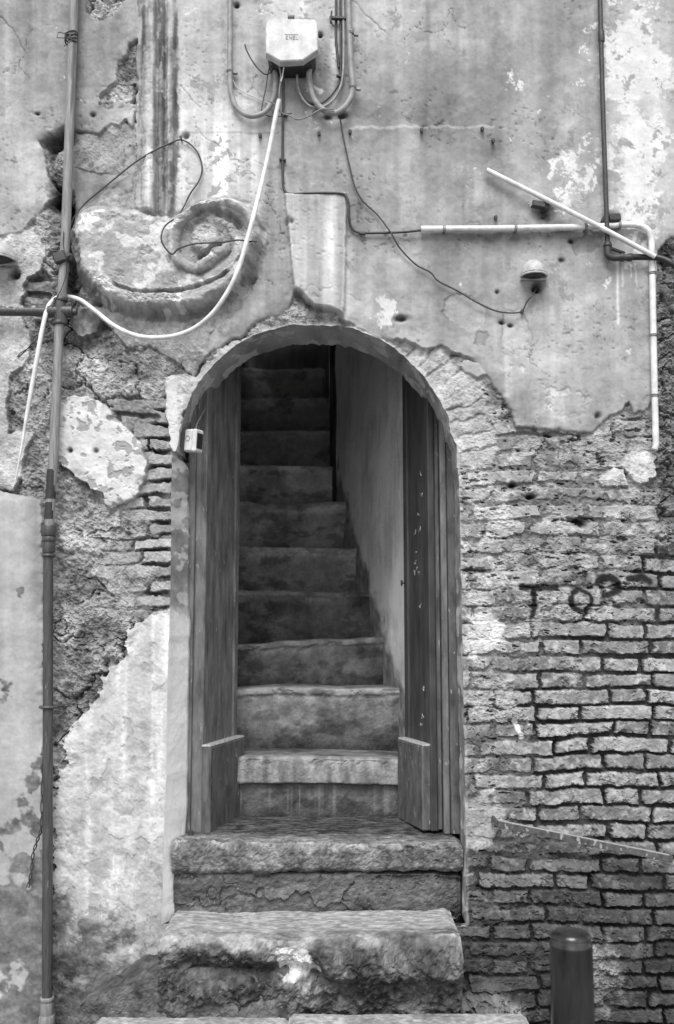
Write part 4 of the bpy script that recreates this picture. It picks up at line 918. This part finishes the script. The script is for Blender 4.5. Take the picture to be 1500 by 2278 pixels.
cable('thin_wire', 'thin pale wire sagging inside the left conduit loop with a black taped end', [(513, 148), (516, 170), (526, 192), (545, 207), (565, 215), (580, 222), (598, 230)], -.035, .0022, M_PALEW, 'wire')
cable('short_wire', 'short pale and black wire hanging straight from the left corner of the box', [(610, 138), (600, 150), (595, 172), (592, 195), (586, 222), (582, 246)], -.06, .0026, M_IRON, 'wire')
cable('sagging_wire', 'grey wire sagging below the box and hooked over the thickest conduit', [(600, 225), (616, 236), (625, 250), (645, 258), (664, 266), (688, 258), (705, 248), (720, 242), (744, 244)], -.08, .0032, M_GREYW, 'wire')
cable('cross_wire', 'small black wire crossing behind the top of the white hose', [(592, 256), (605, 260), (622, 259), (640, 254), (650, 252)], -.04, .0024, M_BLACK, 'wire')
cable('twisted_leads', 'pair of bare twisted leads hanging from the box to the white hose', [(617, 138), (623, 155), (625, 175), (622, 200), (621, 224)], -.1, .0034, M_GREYW, 'wire')
cable('twisted_leads', 'short stub lead hanging under the middle of the box', [(634, 140), (631, 155), (628, 172), (625, 182)], -.105, .003, M_PALEW, 'wire')
c6_ = cable('wall_cable', 'dark cable running down past the keystone and along into the white conduit', [(632, 145, -.05), (631, 200, -.04), (630, 260, -.034), (629, 330, -.034), (629.5, 400, -.034), (633, 422, -.036), (645, 431, -.045), (680, 430, -.050), (720, 429, -.050), (755, 430, -.050), (769, 435, -.050),
    (776, 455, -.050), (777, 485, -.045), (782, 506, -.034), (800, 517, -.034), (850, 518, -.036), (900, 516, -.04), (945, 511, CY)], None, .0056, M_IRON)
for x_, y_ in [(629, 356), (633, 255), (806, 520)]: f_ = MB(); f_.box(at(x_, y_, -.032), (.03, .018, .010), rotY(.1), .003); f_.build('clip', M_IRON, c6_)
cable('long_wire', 'long thin wire drooping from the conduits down to the bulkhead lamp', [(757, 264, -.035), (765, 310, -.035), (778, 370, -.034), (790, 415, -.033), (808, 448, -.033), (840, 478, -.034), (868, 515, -.05), (890, 552, -.04), (925, 588, -.036), (958, 606, -.036), (975, 625, -.036),
    (1020, 648, -.036), (1060, 672, -.038), (1105, 692, -.038), (1145, 696, -.038), (1163, 690, -.038), (1172, 672, -.042), (1186, 655, -.045), (1193, 642, -.0)], None, .0036, M_IRON, 'wire')
HR = [.0098*(1-.72*float(sst(.80, 1, q_))) for q_ in np.linspace(0, 1, 23*8+1)]
cable('white_hose', 'long white hose dropping from the box and swinging under the scroll ornament', [(621, 222, -.1), (612, 265, -.1), (600, 330, -.1), (583, 405, -.11), (563, 485, -.17), (548, 540, -.182), (530, 600, -.182), (505, 652, -.175), (470, 700, -.15), (425, 734, -.12), (370, 750, -.11),
    (310, 748, -.10), (258, 727, -.09), (215, 694, -.075), (180, 668, -.06), (150, 660, -.045), (128, 662, -.045), (108, 682, -.08), (95, 730, -.10), (82, 800, -.10), (66, 890, -.09), (58, 935, -.085), (50, 985, -.08), (42, 1030, -.07), (33, 1078, -.06)], None, HR, M_HOSE, 'hose', sides=16)
cable('looping_wire', 'thin wire looping from the tall pipe over a nail and down round the scroll', [(157, 502, -.05), (166, 482, -.04), (190, 452, -.03), (222, 425, -.034), (262, 392, -.034), (300, 362, -.045), (340, 337, -.055), (378, 319, -.055), (402, 311, -.04), (425, 322, -.036), (443, 345, -.036), (450, 376, -.036), (442, 404, -.036),
    (424, 430, -.036), (410, 458, -.036), (395, 482, -.08), (370, 500, -.14), (360, 520, -.165), (362, 542, -.165), (382, 565, -.165), (398, 553, -.168), (430, 543, -.168), (470, 540, -.168), (500, 538, -.168), (530, 534, -.168), (555, 537, -.16), (572, 537, -.15)], None, .0036, M_IRON, 'wire')
cable('frayed_wire', 'thin frayed black wire tangled round the tee of the tall pipe', [(142, 515, -.1), (141, 545, -.1), (146, 570, -.105), (148, 605, -.105), (138, 640, -.105), (122, 672, -.1), (108, 705, -.09), (92, 742, -.06), (62, 775, -.03), (40, 794, -.03), (46, 785, -.03), (72, 770, -.03)], None, .0018, M_BLACK, 'wire')
t_ = MB()
pts = path([(96, 1700, -.08), (94, 1780, -.08), (92, 1840, -.07), (84, 1868, -.06), (74, 1900, -.055), (70, 1940, -.055), (62, 1975, -.055)])
for ph in (0, math.pi): t_.tube([p_+.005*np.array([math.cos(i*.9+ph), math.sin(i*.9+ph), 0]) for i, p_ in enumerate(pts)], .0028, 6)
tag(t_.build('twisted_wire', M_IRON), 'frayed twisted wire hanging low beside the tall pipe', 'wire')

# ================================================================== LAMPS, SENSOR, SMALL IRON THINGS
def lamp(label, cx, cy, wpx, hpx, Yd, Y0=-.02):
    c = np.array(at(cx, cy, Y0)); k = mpp(); t = thing('bulkhead_lamp', label, 'lamp', tuple(c), 'hooded round wall lamps'); W_ = wpx*k/2; H_ = hpx*k
    b = MB(); v_ = []; n_ = 28
    # back plate, D-shaped
    out = [(W_*1.02*math.cos(q_), H_*1.0*math.sin(q_)) for q_ in np.linspace(0, math.pi, n_)]+[(-W_*1.02, -H_*.18), (W_*1.02, -H_*.18)]
    vv = [c+np.array([x_, -yy, z_]) for yy in (0, .014) for x_, z_ in out]; m_ = len(out)
    b.add(vv, [(k_, (k_+1) % m_, m_+(k_+1) % m_, m_+k_) for k_ in range(m_)]+[tuple(m_+k_ for k_ in range(m_)), tuple(range(m_))], False); b.build('back_plate', M_LAMP, t)
    # domed hood: quarter ellipsoid opening downwards, with a rolled rim
    hd = MB(); NA, NB = 28, 12; v_ = []
    for j in range(NB+1):
        e = j/NB*math.pi/2
        for i in range(NA+1):
            q_ = math.pi*i/NA
            for_r = math.cos(e); v_.append(c+np.array([W_*math.cos(q_)*for_r, -.014-Yd*math.sin(q_)*for_r, H_*math.sin(e)*.98]))
    f = [(j*(NA+1)+i, j*(NA+1)+i+1, (j+1)*(NA+1)+i+1, (j+1)*(NA+1)+i) for j in range(NB) for i in range(NA)]
    hd.add(v_, f); o = hd.build('hood', M_LAMP, t); sm_ = o.modifiers.new('t', 'SOLIDIFY'); sm_.thickness = .004
    rm = MB(); rm.tube([c+np.array([W_*1.01*math.cos(q_), -.014-Yd*1.01*math.sin(q_), .0]) for q_ in np.linspace(0, math.pi, 30)], .0045, 8); rm.tube([c+np.array([W_*.98*math.cos(q_), -.014-Yd*.98*math.sin(q_), .010]) for q_ in np.linspace(0, math.pi, 30)], .003, 8)
    rm.build('rim', M_LAMP, t)
    gl = MB(); v_ = []
    for j in range(7):
        e = j/6*math.pi/2
        for i in range(20):
            q_ = math.pi*i/19; v_.append(c+np.array([W_*.82*math.cos(q_)*math.cos(e), -.014-Yd*.8*math.sin(q_)*math.cos(e), -H_*.2*math.sin(e)+.004]))
    gl.add(v_, [(j*20+i, j*20+i+1, (j+1)*20+i+1, (j+1)*20+i) for j in range(6) for i in range(19)]); gl.build('glass', M_IRON, t)
    return t
lamp('whole hooded wall lamp on plaster with a wire running into the hole below it', 1186, 618, 58, 40, .06)
lamp('hooded wall lamp cut off by the left edge of the picture', -2, 584, 84, 44, .09, -.04)

c = np.array(at(432, 981, .02)); sb = thing('sensor_box', 'small pale two part sensor box fixed at the left springing of the arch', 'sensor', tuple(c)); Mz = rotZ(-.5) @ rotY(.06)
MB().box(c+Mz @ np.array([-.014, 0, 0]), (.046, .05, .098), Mz, .007).build('body', M_BOX, sb)
MB().box(c+Mz @ np.array([.020, -.002, -.002]), (.022, .058, .100), Mz, .006).build('cover', M_BOX, sb)
MB().box(c+Mz @ np.array([.0318, -.002, -.002]), (.003, .040, .066), Mz, .001).build('lens', M_BLACK, sb)
f_ = MB(); q0 = c+Mz @ np.array([-.016, -.0262, .008]); f_.tube([q0+Mz @ np.array([.011*math.cos(q_), 0, .011*math.sin(q_)]) for q_ in np.linspace(0, 2*math.pi, 24)], .0011, 6); f_.build('button', M_GREYW, sb)
MB().tube(path([(436, 955, .06), (440, 940, .08), (452, 918, .12), (458, 908, .15)]), .004, 8).build('lead', M_GREYW, sb)

f_ = MB(); A0 = np.array(at(1100, 1832, -.08)); A1 = np.array(at(1496, 1912, -.08)); dv_ = A1-A0; Lb = np.linalg.norm(dv_); M_ = rotY(-math.atan2(dv_[2], dv_[0])); mid_ = (A0+A1)/2
ib = thing('iron_bar', 'flaking flat iron bar slanting across the lower brickwork on two stubs', 'bar', tuple(mid_))
f_.box(mid_, (Lb, .007, .026), M_, .0015); f_.build('flat', M_BAR, ib)
f_ = MB(); f_.box(mid_+M_ @ np.array([0, .0135, .0115]), (Lb-.004, .024, .006), M_, .001); f_.build('flange', M_LEDGE, ib)  # pale colour paints the highlight along the top edge
for A_, s_ in ((A0, 1), (A1, -1)):
    f_ = MB(); f_.box(A_+np.array([s_*.006, .035, .004]), (.012, .09, .026), M_, .002); f_.build('stub', M_BAR, ib)
f_ = MB(); c = np.array(at(1198, 456, -.045)); f_.box(c, (.058, .034, .026), rotY(.18), .003); f_.box(c+np.array([.034, .012, -.006]), (.03, .04, .03), rotY(.3), .006)
br = tag(f_.build('iron_bracket', M_IRON), 'rusty stub of an iron bracket sticking out under the loose diagonal tube', 'bracket')
f_ = MB(); f_.tube([c+np.array([-.03, -.01, .004]), c+np.array([-.042, -.012, .014])], .0016, 6); f_.tube([c+np.array([-.03, -.01, .004]), c+np.array([-.046, -.012, .0])], .0016, 6); f_.tube([c+np.array([-.03, -.01, .0]), c+np.array([-.038, -.012, -.01])], .0016, 6); f_.build('wire_tie', M_PALEW, br)
CL = [(710, 297, 'old cable clip right below the sagging wire, left of the row'), (779, 293, 'old cable clip at the left start of the pale horizontal scar'), (938, 290, 'old cable clip halfway along the pale horizontal scar'), (1073, 287, 'old cable clip at the far end of the pale horizontal scar'),
      (1097, 313, 'old cable clip just below the end of the pale scar'), (1103, 484, 'old cable clip above the white conduit, left of the iron bracket'), (579, 301, 'old cable clip on the faint line left of the white hose'), (1162, 692, 'old cable clip holding the drooping wire below the lamp')]
for x_, y_, lb in CL:
    f_ = MB(); c = np.array(at(x_, y_, -.03)); f_.box(c, (.014, .022, .015), rotY(rnd.uniform(-.3, .3)), .003); f_.box(c+np.array([0, -.008, -.010]), (.009, .012, .008), rotY(rnd.uniform(-.3, .3)), .002)
    tag(f_.build('cable_clip', M_IRON), lb, 'clip', 'old cable clips left in the plaster')
f_ = MB(); c = np.array(at(404, 311, -.03)); f_.tube([c+np.array([0, .03, 0]), c+np.array([0, -.018, .003])], [.004, .004], 8); coll(f_, c+np.array([0, -.02, .003]), (0, 1, 0), .007, .004)
tag(f_.build('nail', M_IRON), 'nail holding up the top of the looping wire', 'nail')

# bollard in front of the bricks
bx, by_, bz = at(1270, 2082, -1.40); bo = thing('bollard', 'dark metal bollard with a domed cap standing in front of the brickwork', 'bollard', (bx, by_, 0))
r0 = 45*mpp(-1.40); zt_ = bz+.012
MB().tube([(bx, by_, -.05), (bx, by_, .02), (bx, by_, zt_-.034)], r0, 40, cap=False).build('post', M_BOLL, bo)
f_ = MB(); pr = [(r0*1.0, -.036), (r0*1.005, -.030), (r0*.93, -.026), (r0*.95, -.014), (r0*.90, -.006), (r0*.78, -.001), (r0*.5, .003), (r0*.02, .005)]
f_.tube([(bx, by_, zt_+z_) for _, z_ in pr], [r_ for r_, _ in pr], 40); f_.build('cap', M_BOLL, bo)
MB().tube([(bx, by_, 0), (bx, by_, .012), (bx, by_, .02)], [r0*1.5, r0*1.5, r0*1.1], 40).build('base_ring', M_BOLL, bo)
